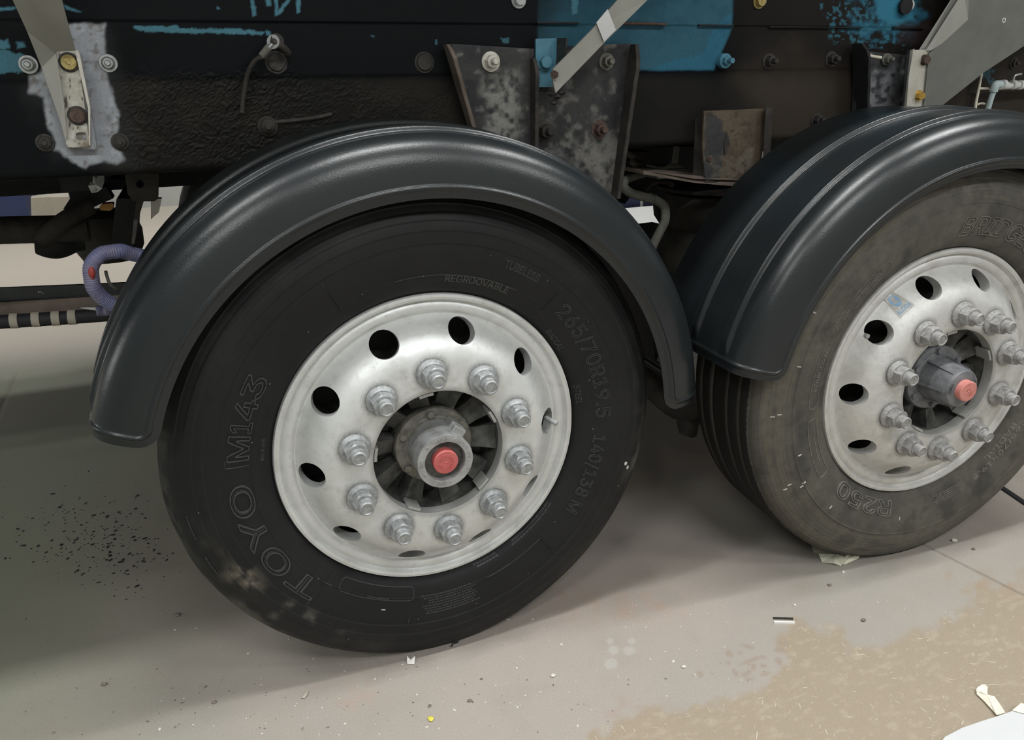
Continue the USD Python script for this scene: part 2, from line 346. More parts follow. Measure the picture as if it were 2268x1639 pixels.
for a, b, l in [(1360, 1440, 12), (1393, 1442, 13), (1354, 1470, 15), (1352, 1420, 8), (1398, 1420, 9)]:
    t = np.linspace(0, 2 * np.pi, 12)[:-1]; cv = mixc(cv, .6 * pmask(pv, np.stack([a + l * np.cos(t), b + .8 * l * np.sin(t)], 1), 2, 3, .1, 3), [.47, .455, .42])
for poly, col, k in [([(620, 1380), (820, 1340), (880, 1400), (760, 1450), (640, 1430)], (.40, .30, .24), .0), ([(1210, 1330), (1330, 1300), (1440, 1300), (1560, 1330), (1500, 1370), (1330, 1380), (1220, 1370)], (.43, .31, .24), .55), ([(700, 1520), (800, 1500), (860, 1540), (780, 1590)], (.41, .30, .24), .4), ([(2080, 1270), (2268, 1260), (2268, 1300), (2150, 1300)], (.36, .25, .16), .6), ([(1300, 1560), (1420, 1540), (1460, 1590), (1330, 1620)], (.36, .27, .22), .45), ([(1750, 1290), (1800, 1285), (1800, 1305), (1765, 1305)], (.36, .28, .2), .5)]:
    cv = mixc(cv, k * pmask(pv, poly, 30, 60, .02, 5) * sstep(.35, .7, fb(pv, .05, 9)), col)
c[vis] = cv
# construction joints cut into the slab
jm = np.zeros(len(V))
for (a, b), w_ in [(((-1.35, 1.155), (2.2, .71)), .004), (((-1.5, 2.03), (2.6, 1.56)), .006), (((-1.045, 2.0), (-1.0, 1.1)), .006), (((1.094, -.111), (1.145, -.41)), .0028), (((1.094, -.111), (1.03, .3)), .0028)]:
    a, b = np.array(a), np.array(b); e = b - a; t = np.clip(((xy - a) @ e) / (e @ e), 0, 1)
    jm = np.maximum(jm, np.exp(-(np.hypot(*(xy - a - t[:, None] * e).T) / w_) ** 2))
c = mixc(c, .8 * jm, [.16, .15, .12]); V[:, 2] -= .0025 * jm
part(None, 'floor', trimesh.Trimesh(V, grid_faces(len(xs), len(ys)), process=False), M['floor'], True, 'worn concrete floor', col=c, kind='structure')
t_ = .12
part(None, 'wall_back', box(X0, X1, Y1, Y1 + t_, 0, ZT), M['wall'], False, 'cream painted back wall', kind='structure')
part(None, 'wall_front', box(X0, X1, Y0 - t_, Y0, 0, ZT), M['wall'], False, kind='structure')
part(None, 'wall_left', box(X0 - t_, X0, Y0, Y1, 0, ZT), M['wall'], False, kind='structure')
part(None, 'wall_right', box(X1, X1 + t_, Y0, Y1, 0, ZT), M['wall'], False, kind='structure')
part(None, 'ceiling', box(X0, X1, Y0, Y1, ZT, ZT + t_), M['ceiling'], False, kind='structure')

# ------------------------------------------------------------------ lettering
def text_poly(text, height, bold=False):
    mm = meshkit.text_mesh(text, height, .002, bold); v, f = mm.vertices, mm.faces
    top = f[np.all(v[f][:, :, 2] > .0015, axis=1)]
    g = unary_union([Polygon(v[t][:, :2]).buffer(height * .002) for t in top])
    return g
def lay(geom, h, r0, t0, t1, u0, u1, yfun, h0=-.0006, step=.006, inward=False):
    """flat outline -> raised strip round a dished face. u0..u1 is spread over the angles t0..t1 (degrees, clockwise as seen)"""
    out = []
    geom = geom.segmentize(step)
    for gpoly in getattr(geom, 'geoms', [geom]):
        if gpoly.is_empty or gpoly.area < 1e-8: continue
        q = trimesh.creation.extrude_polygon(gpoly, 1.0, engine='earcut'); v, f = np.array(q.vertices) * [1, 1, .001], q.faces
        if np.ptp(v[:, 0]) > step * 2: v, f = trimesh.remesh.subdivide_to_size(v, f, step * 1.5, max_iter=20)
        v = np.array(v) * [1, 1, 1000]
        th = np.radians(t0 + (v[:, 0] - u0) / (u1 - u0) * (t1 - t0)); r = r0 - v[:, 1] if inward else r0 + v[:, 1]
        y = yfun(r) - (h0 + v[:, 2] * (h - h0))
        out.append((np.stack([r * np.cos(th), y, r * np.sin(th)], 1), f))
    mm = cat(*[trimesh.Trimesh(a, b, process=False) for a, b in out]) if out else None
    return mm
def raised(text, height, r0, t0, t1, yfun, h=.0012, bold=True, outline=None, slant=0, inward=False):
    g = text_poly(text, height, bold)
    if slant: g = shapely.affinity.affine_transform(g, [1, slant, 0, 1, 0, 0])
    x0, _, x1, _ = g.bounds
    if outline: g = g.buffer(outline * .4).difference(g.buffer(-outline))
    return lay(g, h, r0, t0, t1, x0, x1, yfun, inward=inward)
import shapely.affinity
def band(r, w, t0, t1, yfun, h=.0010):
    L = r * math.radians(abs(t1 - t0))
    return lay(Polygon([(0, -w / 2), (L, -w / 2), (L, w / 2), (0, w / 2)]), h, r, t0, t1, 0, L, yfun, step=.008)
def rrect(r_in, r_out, t0, t1, yfun, w=.0014, rad=.008, h=.001):
    L = (r_in + r_out) / 2 * math.radians(abs(t1 - t0)); B = shapely.box(rad, rad, L - rad, r_out - r_in - rad).buffer(rad, 6)
    return lay(B.difference(B.buffer(-w)), h, r_in, t0, t1, 0, L, yfun, step=.006)
def bars(r_in, r_out, n, t0, t1, yfun, seed, h=.0007, fill=.5):
    """lines of lettering too small to read"""
    R = np.random.default_rng(seed); out = []; L = r_in * math.radians(abs(t1 - t0)); dr = (r_out - r_in) / n; geo = []
    for k in range(n):
        u = R.uniform(0, L * .12); end = L * R.uniform(.85, 1)
        while u < end:
            l = R.uniform(.002, .006); geo.append(shapely.box(u, k * dr, u + l, k * dr + dr * fill)); u += l + R.uniform(.0008, .0016)
    return lay(shapely.MultiPolygon(geo), h, r_in, t0, t1, 0, L, yfun, step=.02)

# ------------------------------------------------------------------ wheels
HUB = .420; RT = .427
SW = PchipInterpolator([.255, .262, .268, .28, .30, .335, .36, .385, .405, .418, .4235], [.012, .004, -.006, -.014, -.0205, -.0255, -.0240, -.0175, -.008, .004, .014])
def tyre_surface(rings, ledges):
    def y(r):
        o = SW(np.clip(r, .255, .4235))
        for rr, hh, w_ in rings: o = o - hh * np.exp(-((r - rr) / w_) ** 2)
        for rr, hh in ledges: o = o - hh * sstep(rr - .0012, rr + .0012, r)
        return o
    return y
def tyre_mesh(yf, grooves, seed, notch=0.0, n=420):
    rs = np.unique(np.r_[np.linspace(.258, .2705, 6), np.arange(.271, .4236, .00085)])
    ring = [(r, yf(r)) for r in rs]
    half = .105; tread = []
    for yy in np.unique(np.r_[np.linspace(.0155, half, 40), *[[q - .005, q - .0035, q + .0035, q + .005] for q in grooves if q <= half]]):
        r = .4250 + .0022 * (1 - ((half - yy) / half) ** 2)
        if any(abs(yy - q) < .0042 for q in grooves): r -= .011
        tread.append((r, yy))
    prof = ring + tread
    back = [(r, 2 * half - yy) for r, yy in prof[::-3]]
    prof = np.array(prof + back)
    t = np.arange(n) * 2 * np.pi / n; k = len(prof)
    R = np.tile(prof[:, 0], (n, 1)); Yy = np.tile(prof[:, 1], (n, 1))
    pts = np.stack([np.cos(t)[:, None] + 0 * R, Yy * 40, np.sin(t)[:, None] + 0 * R], 2)
    edge = np.exp(-((prof[:, 1] - .014) / .007) ** 2)[None] * (prof[:, 0] > .41)[None]
    sh = meshkit.noise(np.stack([np.cos(t) * 9, np.sin(t) * 9, t * 0], 1), seed)[:, None]
    R = R - edge * (.0022 * sh + notch * (np.sin(t * 190) > .2)[:, None])
    v = np.stack([R * np.cos(t)[:, None], Yy, R * np.sin(t)[:, None] + HUB], 2).reshape(-1, 3)
    sag = np.clip((.10 - v[:, 2]) / .1, 0, 1) ** 2
    v[:, 1] -= np.where(v[:, 1] < .06, .008 * sag, -.008 * sag)
    v[:, 2] = np.where(v[:, 2] < .0008, .0008 + .02 * np.minimum(0, v[:, 2] - .0008) * 0, v[:, 2])
    i = np.arange(n)[:, None]; j = np.arange(k - 1)[None]; i2 = (i + 1) % n
    q = np.stack([i * k + j, i * k + j + 1, i2 * k + j + 1, i2 * k + j], 2).reshape(-1, 4)
    return trimesh.Trimesh(v, np.vstack([q[:, [0, 1, 2]], q[:, [0, 2, 3]]]), process=False), R.ravel(), np.repeat(t, k)
def up(mesh):
    v, f = arr(mesh); return trimesh.Trimesh(v + [0, 0, HUB], f, process=False)

RIM_PROF = [(.2615, .008), (.2612, .001), (.2595, -.0028), (.2550, -.0038), (.2512, -.0022), (.2488, .0030), (.2470, .0052), (.2440, .0028), (.2400, .0008), (.2350, .0006), (.2310, .0026), (.2275, .0060), (.2258, .0062), (.2225, .0020), (.2160, -.0070), (.2070, -.0175), (.1960, -.0275), (.1850, -.0360), (.1740, -.0410), (.1640, -.0432), (.1540, -.0438), (.1130, -.0438), (.1105, -.0425), (.1100, -.0400),
            (.1100, -.0220), (.1500, -.0220), (.1640, -.0210), (.1800, -.0140), (.1960, -.0020), (.2080, .0110), (.2200, .0260), (.2280, .0450), (.2300, .0900), (.2300, .1900), (.2360, .1900), (.2440, .0500), (.2480, .0160), (.2560, .0120)]
def rim_solid(phase, n=240):
    s = solid(ylathe([(r, y) for r, y in RIM_PROF], n))
    for k in range(10):
        a = math.radians(phase - 18 - 36 * k); er = np.array([np.cos(a), 0, np.sin(a)])
        c0 = er * .2065 + np.array([0, -.0205, 0]); d = np.array([0, -1.0, 0]) * math.cos(.30) + er * math.sin(.30)
        cc = cyl(.0232, .10, n=40).translate([0, 0, -.05])
        mm = xf(cc, to_axis(d)); v, f = arr(mm); s = s - solid(trimesh.Trimesh(v + c0, f, process=False))
    return s
def nut_mesh(R):
    """flanged two-piece wheel nut; h grows away from the disc"""
    fl = lathe([(.0135, 0), (.0245, 0), (.0250, .0018), (.0245, .0042), (.0205, .0068), (.0195, .0085), (.0135, .0085)], 40)
    hexp = m3.CrossSection.circle(.0193, 6).extrude(.019).translate([0, 0, .0075])
    cone = lathe([(0.0, .005), (.0215, .005), (.0215, .0215), (.0165, .0268), (0.0, .0268)], 48)
    hexn = hexp ^ solid(cone)
    return cat(fl, hexn)
def stud_mesh():
    return lathe([(0, .020), (.0118, .020), (.0118, .0262), (.0126, .0268), (.0126, .0292), (.0118, .0298), (.0118, .0408), (.0105, .0424), (.0088, .0424), (.0080, .0408), (0, .0408)], 30)
def hexbolt(af, h, wash=0, head_r=0):
    r = af / 2 / math.cos(math.pi / 6)
    hx = m3.CrossSection.circle(r, 6).extrude(h) ^ solid(lathe([(0, -.001), (r * 1.02, -.001), (r * 1.02, h * .8), (r * .86, h), (0, h)], 24))
    out = [xf(hx, rotm([0, 0, 1], 0, (0, 0, wash * .4)))]
    if wash: out.append(lathe([(0, 0), (r * 1.28, 0), (r * 1.28, wash * .4), (0, wash * .4)], 24))
    return cat(*out)
OUT = (0, -1, 0)

def wheel(loc, rotz, label, phase, alum, nutm, studend):
    w = thing('truck_wheel', label, 'wheel', loc, rotz)
    rim = part(w, 'rim', up(rim_solid(phase)), alum, 32)
    nm, sm = nut_mesh(0), stud_mesh()
    R = np.random.default_rng(int(phase * 100))
    for k in range(10):
        a = math.radians(phase - 36 * k); c0 = (.142875 * np.cos(a), -.0438, .142875 * np.sin(a) + HUB); ro = R.uniform(0, 2)
        nt = part(w, 'wheel_nut', place(nm, OUT, c0, ro), nutm, 28)
        part(nt, 'stud', place(sm, OUT, c0, ro), nutm, 35)
    part(w, 'brake_drum', up(ylathe([(.2285, .052), (.2285, .20), (.215, .20), (.215, .07), (.05, .07), (.05, .052)], 64)), M['drum'], 35)
    hubm = [up(ylathe([(.138, -.0215), (.138, -.004), (.122, .010), (.118, .045), (.118, .051), (.050, .051), (.050, .040), (.062, .030), (.066, .004), (.068, .004), (.070, .036), (.110, .040), (.1135, .004), (.1155, -.0215)], 72))]
    hb = part(w, 'hub', cat(*hubm), M['hub_dark'], 30)
    for k in range(10):
        a = phase - 36 * k + 11; pr = []; bk = []
        for rr, wd, yy in ((.066, 13, .000), (.088, 10.5, -.004), (.1145, 10, -.010)):
            for sg in (-1, 1):
                t = math.radians(a + sg * wd); y_ = yy + (.016 if sg > 0 else 0)
                pr.append(np.array([rr * math.cos(t), y_, rr * math.sin(t)])); bk.append(np.array([rr * math.cos(t), .044, rr * math.sin(t)]))
        o_ = [0, 1, 3, 5, 4, 2]; v = np.array([pr[q] for q in o_] + [bk[q] for q in o_]); f = [[0, 1, 2], [0, 2, 5], [5, 2, 3], [5, 3, 4]]; f += [[x[0] + 6, x[2] + 6, x[1] + 6] for x in f]
        for q in range(6): z_ = (q + 1) % 6; f += [[q, q + 6, z_], [z_, q + 6, z_ + 6]]
        q = trimesh.Trimesh(v, f, process=False); trimesh.repair.fix_normals(q); part(hb, 'web', up(q), M['hub_dark'], 20)
    for k in range(5):
        a = math.radians(phase + 6 - 72 * k)
        seg = [(r, y) for r, y in ((.1088, -.0405), (.1040, -.0405), (.1040, -.010), (.1088, -.010))]
        fr = []; 
        mm = ylathe(seg, 96); sec = m3.CrossSection([[(0, 0), (.16 * np.cos(a - .11), .16 * np.sin(a - .11)), (.16 * np.cos(a + .11), .16 * np.sin(a + .11))]]).extrude(.2)
        v, f = arr(sec); sec = solid(trimesh.Trimesh(np.stack([v[:, 0], -v[:, 2] + .1, v[:, 1]], 1), f, process=False))
        part(hb, 'pilot_pad', up(solid(mm) ^ sec), alum, 30)
    return w, rim, hb

# ---- near wheel: clean black tyre, polished cap with dark red plug
S1 = math.degrees(1.62018833)
w1, rim1, hub1 = wheel((0, 0, 0), 0, 'left truck wheel with clean black tyre, pale aluminium rim and silver cylindrical hub cap', S1, M['alu'], M['nut'], 0)
y1 = tyre_surface([(.2945, .0009, .0009), (.404, .0012, .0015)], [(.344, .0016), (.3635, .0014), (.379, .0014), (.391, -.0012)])
tm, Rv, Tv = tyre_mesh(y1, [.045, .085, .125, .165], 3)
tv = arr(tm)[0]
deg = np.degrees(Tv); deg = np.where(deg > 180, deg - 360, deg)
xz = np.stack([tv[:, 0], tv[:, 2]], 1)
c = np.tile([.0105, .0115, .0120], (len(tv), 1))
c = mixc(c, .5 * sstep(.45, .75, fb(xz, 9, 21)), [.019, .0195, .0195])
c = mixc(c, .55 * sstep(.345, .40, Rv) * sstep(.4, .7, fb(xz, 14, 5)), [.031, .0305, .029])
polar = np.stack([Rv * 160, deg * .9], 1)
sc = sstep(.54, .72, fb(polar, .16, 8, 5))
c = mixc(c, .8 * sc * sstep(.335, .365, Rv) * np.exp(-((deg + 138) / 22) ** 2), [.17, .155, .13])
c = mixc(c, .8 * sstep(.48, .62, fb(polar, .3, 18, 4)) * np.exp(-((Rv - .366) / .016) ** 2) * np.exp(-((deg + 153) / 4.5) ** 2), [.27, .235, .185])
c = mixc(c, .5 * sstep(.5, .7, fb(polar, .2, 28, 4)) * sstep(.37, .40, Rv) * np.exp(-((deg + 20) / 30) ** 2), [.13, .125, .11])
c = mixc(c, .5 * sstep(.408, .418, Rv) * sstep(.4, .6, fb(polar, .4, 38, 4)), [.07, .066, .058])
T1 = part(w1, 'tyre', tm, M['tyre_new'], True, col=c)
def tl(T, mm, mt=None, name='raised_lettering'):
    if mm is not None: part(T, name, up(mm), mt, 30)
M['letter_new'] = mat('raised_clean_rubber', (.034, .036, .037), (.046, .048, .048), .42, 0, 80)
M['letter_old'] = mat('raised_dusty_rubber', (.11, .104, .09), (.18, .17, .15), .8, 0, 60)
M['tick'] = mat('pale_scuff', (.5, .5, .47), None, .6)
LN = M['letter_new']
for ch, a in zip('TOYO', (-140, -152, -163.5, -174.7)):
    tl(T1, raised(ch, .0325, .2985, a + 5.1, a - 5.1, y1, .0016, True, .0012), LN)
    gp = text_poly(ch, .0325, True).buffer(-.0026); bx = text_poly(ch, .0325, True).bounds
    tl(T1, lay(gp, .0007, .2985, a + 4.7, a - 4.7, bx[0], bx[2], y1), LN, 'letter_fill')
for ch, a, hw in zip('M143', (168.8, 162.4, 157, 150.2), (3.7, 1.7, 3.1, 3.3)):
    tl(T1, raised(ch, .030, .2985, a + hw, a - hw, y1, .0015, True, .0011), LN)
tl(T1, raised('265/70R19.5', .0255, .3000, 43.8, .3, y1, .0012, False, .0008), LN)
tl(T1, raised('140/138 M', .0235, .2975, -6.5, -36, y1, .0012, False, .0008), LN)
tl(T1, raised('REGROOVABLE', .011, .283, 84, 62, y1, .0008, True), LN)
tl(T1, raised('TUBELESS', .013, .322, 67, 55.5, y1, .0008, False, .0006), LN)
tl(T1, raised('RADIAL', .009, .268, 40, 30, y1, .0007, False), LN)
tl(T1, raised('STEEL', .009, .268, 14, 6, y1, .0007, False), LN)
tl(T1, raised('MADE IN JAPAN', .0055, .2745, 174, 166.3, y1, .0006, True), LN)
tl(T1, rrect(.2735, .2975, -101, -129, y1), LN, 'raised_frame')
tl(T1, bars(.2935, .2965, 1, -110, -119, y1, 3), LN, 'small_lettering')
tl(T1, bars(.2905, .3285, 8, -78, -98, y1, 5), LN, 'small_lettering')
tl(T1, bars(.2655, .2735, 2, -36, -60, y1, 6), LN, 'small_lettering')
tl(T1, bars(.2655, .2735, 2, -66, -76, y1, 7), LN, 'small_lettering')
tl(T1, bars(.3965, .4005, 1, -168, -174, y1, 8, .0009), LN, 'small_lettering')
tl(T1, bars(.3965, .4005, 1, -157, -163, y1, 9, .0009), LN, 'small_lettering')
lines = [band(.2945, .0012, -135, -131.5, y1), band(.2945, .0012, -74, -50, y1), band(.2945, .0012, 100, 60, y1), band(.332, .0010, 174.5, 172, y1)]
for a in (-134.6, -50, 48, 118.0): lines.append(lay(shapely.box(0, 0, .0013, .068), .001, .272, a, a - .26, 0, .0013, y1))
lines.append(lay(shapely.box(0, 0, .0013, .034), .001, .297, 174.4, 174.2, 0, .0013, y1))
lines.append(lay(shapely.box(0, 0, .0013, .018), .001, .322, -102, -102.2, 0, .0013, y1))
for q in lines: tl(T1, q, LN, 'mould_line')
tick = []
R_ = np.random.default_rng(5)
for a in np.r_[np.arange(-175, 180, 19)]:
    r = R_.choice([.2945, .334, .379]); rr = np.array([r * math.cos(math.radians(a)), y1(r) - .0008, r * math.sin(math.radians(a))])
    tick.append(xf(trimesh.creation.icosphere(1, .0011), np.array([[1, 0, 0, rr[0]], [0, 1, 0, rr[1]], [0, 0, 1, rr[2]], [0, 0, 0, 1.0]])))
tl(T1, cat(*tick), M['letter_old'], 'vent_nub')
tl(T1, lay(shapely.box(0, 0, .007, .0014), .0012, .313, -110.4, -111.8, 0, .007, y1), M['tick'], 'scuff')
for a_, r_ in ((-16.2, .378), (-17.4, .386)):
    tl(T1, lay(shapely.Point(0, 0).buffer(.003), .0010, r_, a_ + .8, a_ - .35, -.003, .003, y1), M['tick'], 'scuff')
# hub cap of the near wheel
def hubcap(w, metal, flange, plugm, ribbed, plen, txt):
    f0 = -.004
    hc = part(w, 'hub_cap', up(cat(ylathe([(.047, -.072 if not ribbed else -.066), (.0465, -.074), (.0345, -.074), (.0335, -.071), (.0335, -.060), (0.0, -.060), (0.0, .01), (.0475, .01), (.0475, -.020), (.0465, -.040), (.0455, -.071)] if not ribbed else
              [(0, -.076), (.026, -.0765), (.036, -.075), (.0385, -.071), (.0425, -.030), (.0440, -.010), (.0440, .01), (0, .01)], 64))), metal, 35)
    fm = ylathe([(.040, .012), (.066, .012), (.068, .008), (.068, -.004), (.066, -.008), (.060, -.0095), (.053, -.0085), (.051, -.010), (.040, -.010)], 72)
    fl = part(hc, 'cap_flange', up(fm), flange, 35)
    for k in range(6):
        a = math.radians(90 + 4 - 60 * k); c0 = (.0585 * np.cos(a), -.008, .0585 * np.sin(a) + HUB)
        part(hc, 'cap_bolt', place(cat(lathe([(0, -.004), (.0095, -.004), (.0088, .0015), (0, .0015)], 20), hexbolt(.0115, .007)), OUT, c0, k), flange, 30)
    part(hc, 'recess_ring', up(ylathe([(.0333, -.0612), (.0333, -.0600), (.0205, -.0600), (.0205, -.0625), (.0225, -.0632)], 48)), M['hub_dark'], 30) if not ribbed else None
    return hc
hc1 = hubcap(w1, M['hub_cap'], M['cap_flange'], M['plug'], False, 0, 0)
a = math.radians(52); v, f = arr(box(-.012, .012, -.056, -.012, .038, .057, .003)); part(hc1, 'port_boss', up(xf(trimesh.Trimesh(v, f, process=False), rotm([0, 1, 0], math.radians(38)))), M['hub_cap'], 30)
for k in range(5):
    a = math.radians(63 - 72 * k); part(hc1, 'screw', up(place(lathe([(.0012, 0), (.0026, 0), (.0026, .0012), (.0012, .0012)], 14), OUT, (.0402 * np.cos(a), -.074, .0402 * np.sin(a)))), M['hub_cap'], 30)
for tx, t0, t1 in (('STEMCO', 270 - 34, 270 + 2), ):
    part(hc1, 'raised_lettering', up(lay(text_poly(tx, .0058, False), .0009, .0432, t0, t1, 0, text_poly(tx, .0058, False).bounds[2], lambda r: -.074 + 0 * r, inward=True)), M['hub_cap'], 30)
for tx, t0, t1 in (('TEXAS', 120, 84), ('LONGVIEW', 52, -2), ('USA', 200, 165)):
    b_ = text_poly(tx, .0058, False); part(hc1, 'raised_lettering', up(lay(b_, .0009, .0372, t0, t1, b_.bounds[0], b_.bounds[2], lambda r: -.074 + 0 * r)), M['hub_cap'], 30)
flat = lambda yy: (lambda r: yy + 0 * r)
pl1 = part(hc1, 'plug', up(ylathe([(0, -.0775), (.0190, -.0775), (.0206, -.0760), (.0206, -.0590), (0, -.0590)], 56)), M['plug'], 35, 'dusty red rubber plug')
# (lettering of the plug sits on the plug itself, a part of the cap)
b_ = text_poly('STEMCO', .0046, True); tp = [lay(b_, .0007, .0085, 168, 2, b_.bounds[0], b_.bounds[2], flat(-.0775), step=.002)]
b_ = text_poly('ING-SEAL', .0046, True); tp.append(lay(b_, .0007, .0131, 186, 345, b_.bounds[0], b_.bounds[2], flat(-.0775), step=.002, inward=True))
tp.append(ylathe([(0, -.079), (.0012, -.0787), (.0018, -.0774), (0, -.0774)], 16))
part(hc1, 'plug_lettering', up(cat(*tp)), M['plug'], 30)
part(rim1, 'valve_stem', up(place(lathe([(0, 0), (.0042, 0), (.0042, .022), (.0048, .0225), (.0048, .029), (.003, .0305), (0, .0305)], 18), (.25, -1, .02), (.203, -.016, .016))), M['nut'], 30)

# ---- far wheel: dusty tyre, grey ribbed cap
S2 = math.degrees(1.59120333); PSI = -.0543636
w2, rim2, hub2 = wheel((1.01428551, -.10849166, 0), PSI, 'right truck wheel with dusty grey tyre, dull aluminium rim and ribbed grey hub cap', S2, M['alu_dull'], M['nut_dull'], 1)
y2 = tyre_surface([(.3495, .0014, .0010), (.370, .0006, .0008), (.378, .0006, .0008), (.386, .0006, .0008), (.394, .0006, .0008), (.409, .001, .0012)], [(.3515, -.0012)])
tm, Rv, Tv = tyre_mesh(y2, [.040, .078, .118, .158], 9, .0016)
tv = arr(tm)[0]; deg = np.degrees(Tv); deg = np.where(deg > 180, deg - 360, deg); xz = np.stack([tv[:, 0], tv[:, 2]], 1)
polar = np.stack([Rv * 160, deg * .9], 1)
c = mixc(np.tile([.095, .090, .078], (len(tv), 1)), sstep(.35, .65, fb(xz, 13, 41, 5)), [.125, .118, .100])
c = mixc(c, .75 * sstep(.5, .68, fb(xz, 22, 42, 5)), [.055, .053, .048])
c = mixc(c, .5 * sstep(.355, .36, Rv) * sstep(.45, .6, fb(np.stack([Rv * 900, deg * .25], 1), .22, 44, 4)), [.15, .135, .105])
c = mixc(c, .55 * sstep(.40, .42, Rv), [.045, .042, .036])
tr = (Rv > .4) & (tv[:, 1] > .0145)
c = mixc(c, tr * 1.0, [.010, .010, .0098])
c = mixc(c, (tr & (Rv < .4225) & (tv[:, 1] > .02)) * .9, [.22, .20, .165])
T2 = part(w2, 'tyre', tm, M['tyre_old'], True, col=c)
LO = M['letter_old']
tl(T2, raised('BRIDGESTONE', .033, .2905, 94.5, 28, y2, .0018, True, .0012, .25), LO)
tl(T2, raised('R250', .030, .2765, -102.5, -136, y2, .0020, True, .0012), LO)
tl(T2, raised('REGROOVABLE', .0085, .2995, 176.5, 157.5, y2, .001, True), LO)
tl(T2, raised('RADIAL', .010, .2765, -29.5, -50, y2, .0011, True), LO)
tl(T2, raised('265/70R19.5', .0095, .2910, -26.5, -59, y2, .0011, True), LO)
tl(T2, rrect(.2915, .3155, -176.5 + 360, 124, y2, rad=.0118), LO, 'raised_frame')
tl(T2, rrect(.2905, .3155, -146.5, -172.5, y2), LO, 'raised_frame')
tl(T2, bars(.298, .3095, 2, 155, 129, y2, 13), LO, 'small_lettering')
tl(T2, bars(.299, .303, 1, -152, -166, y2, 14), LO, 'small_lettering')
tl(T2, bars(.284, .304, 5, -62, -80, y2, 15), LO, 'small_lettering')
tks = []
for r, a in [(.372, -177), (.384, -176.5), (.336, -161), (.345, -150), (.352, -149), (.372, -152), (.382, -151), (.352, 168), (.385, 158), (.377, 155), (.368, 152), (.33, -133), (.31, -97)]:
    tks.append(lay(shapely.box(0, 0, .0011, .0075), .0012, r, a, a - 1.2, 0, .004, y2))
tl(T2, cat(*tks), M['tick'], 'rubber_hair')
hc2 = hubcap(w2, M['cap_grey'], M['cap_grey'], M['plug_pale'], True, 0, 0)
for k in range(6):
    a = math.radians(64 - 60 * k); er, et = np.array([np.cos(a), 0, np.sin(a)]), np.array([-np.sin(a), 0, np.cos(a)])
    pr = [er * .034 + [0, -.072, 0], er * .0405 + [0, -.068, 0], er * .049 + [0, -.012, 0], er * .049 + [0, .004, 0], er * .034 + [0, .004, 0]]
    part(hc2, 'rib', up(prism3([q + et * .0022 for q in pr], [q - et * .0022 for q in pr])), M['cap_grey'], False)
part(hc2, 'plug', up(ylathe([(0, -.090), (.0185, -.090), (.0205, -.0885), (.0205, -.074), (0, -.074)], 48)), M['plug_pale'], 35, 'faded red rubber plug')
tp = [ylathe([(0, -.0915), (.0015, -.091), (.002, -.0899), (0, -.0899)], 16)]
for k in range(12):
    a = k * 30; tp.append(lay(shapely.box(-.0007, 0, .0007, .0055), .0008, .004, a + 6, a - 6, -.0007, .0007, flat(-.090), step=.003))
part(hc2, 'plug_lettering', up(cat(*tp)), M['plug_pale'], 30)
for tx, t0, t1 in (('STEMCO', 190, 150), ('TEXAS', 60, 20)):
    b_ = text_poly(tx, .0055, False); part(hc2, 'raised_lettering', up(lay(b_, .0006, .0285, t0, t1, b_.bounds[0], b_.bounds[2], flat(-.0765))), M['cap_grey'], 30)
part(rim2, 'valve_stem', up(place(lathe([(0, 0), (.0042, 0), (.0042, .02), (.0048, .0205), (.0048, .027), (.003, .0285), (0, .0285)], 18), (0, -1, .0), (-.186, .018, .109))), M['nut_dull'], 30)
# small printed sticker on the far rim
RS = PchipInterpolator([r for r, y in RIM_PROF[12:22]][::-1], [y for r, y in RIM_PROF[12:22]][::-1])
sy = lambda r: RS(np.clip(r, .12, .226))
st = Polygon([(-.020, .0), (.020, .0), (.009, .030), (-.009, .030)]).buffer(.002)
part(rim2, 'sticker', up(lay(st, .0004, .1985, 132.5, 122.5, -.020, .020, sy, 0)), M['sticker_bg'], 30, 'worn trapezoid sticker')
b_ = text_poly('ALCOA', .0062, True); stk = [lay(b_, .0007, .2005, 132.0, 123.0, b_.bounds[0], b_.bounds[2], sy, .0003)]
ic = shapely.Point(0, .019).buffer(.0085); tri = [Polygon([(-.005, .024), (0, .015), (.005, .024)]).buffer(.0004), Polygon([(-.0062, .0165), (-.001, .0135), (-.004, .0195)]), Polygon([(.0062, .0165), (.001, .0135), (.004, .0195)])]
for q in tri: ic = ic.difference(q)
stk.append(lay(ic, .0007, .1985, 129.8, 125.2, -.0085, .0085, sy, .0003))
part(rim2, 'sticker_print', up(cat(*stk)), M['sticker_blue'], 30)

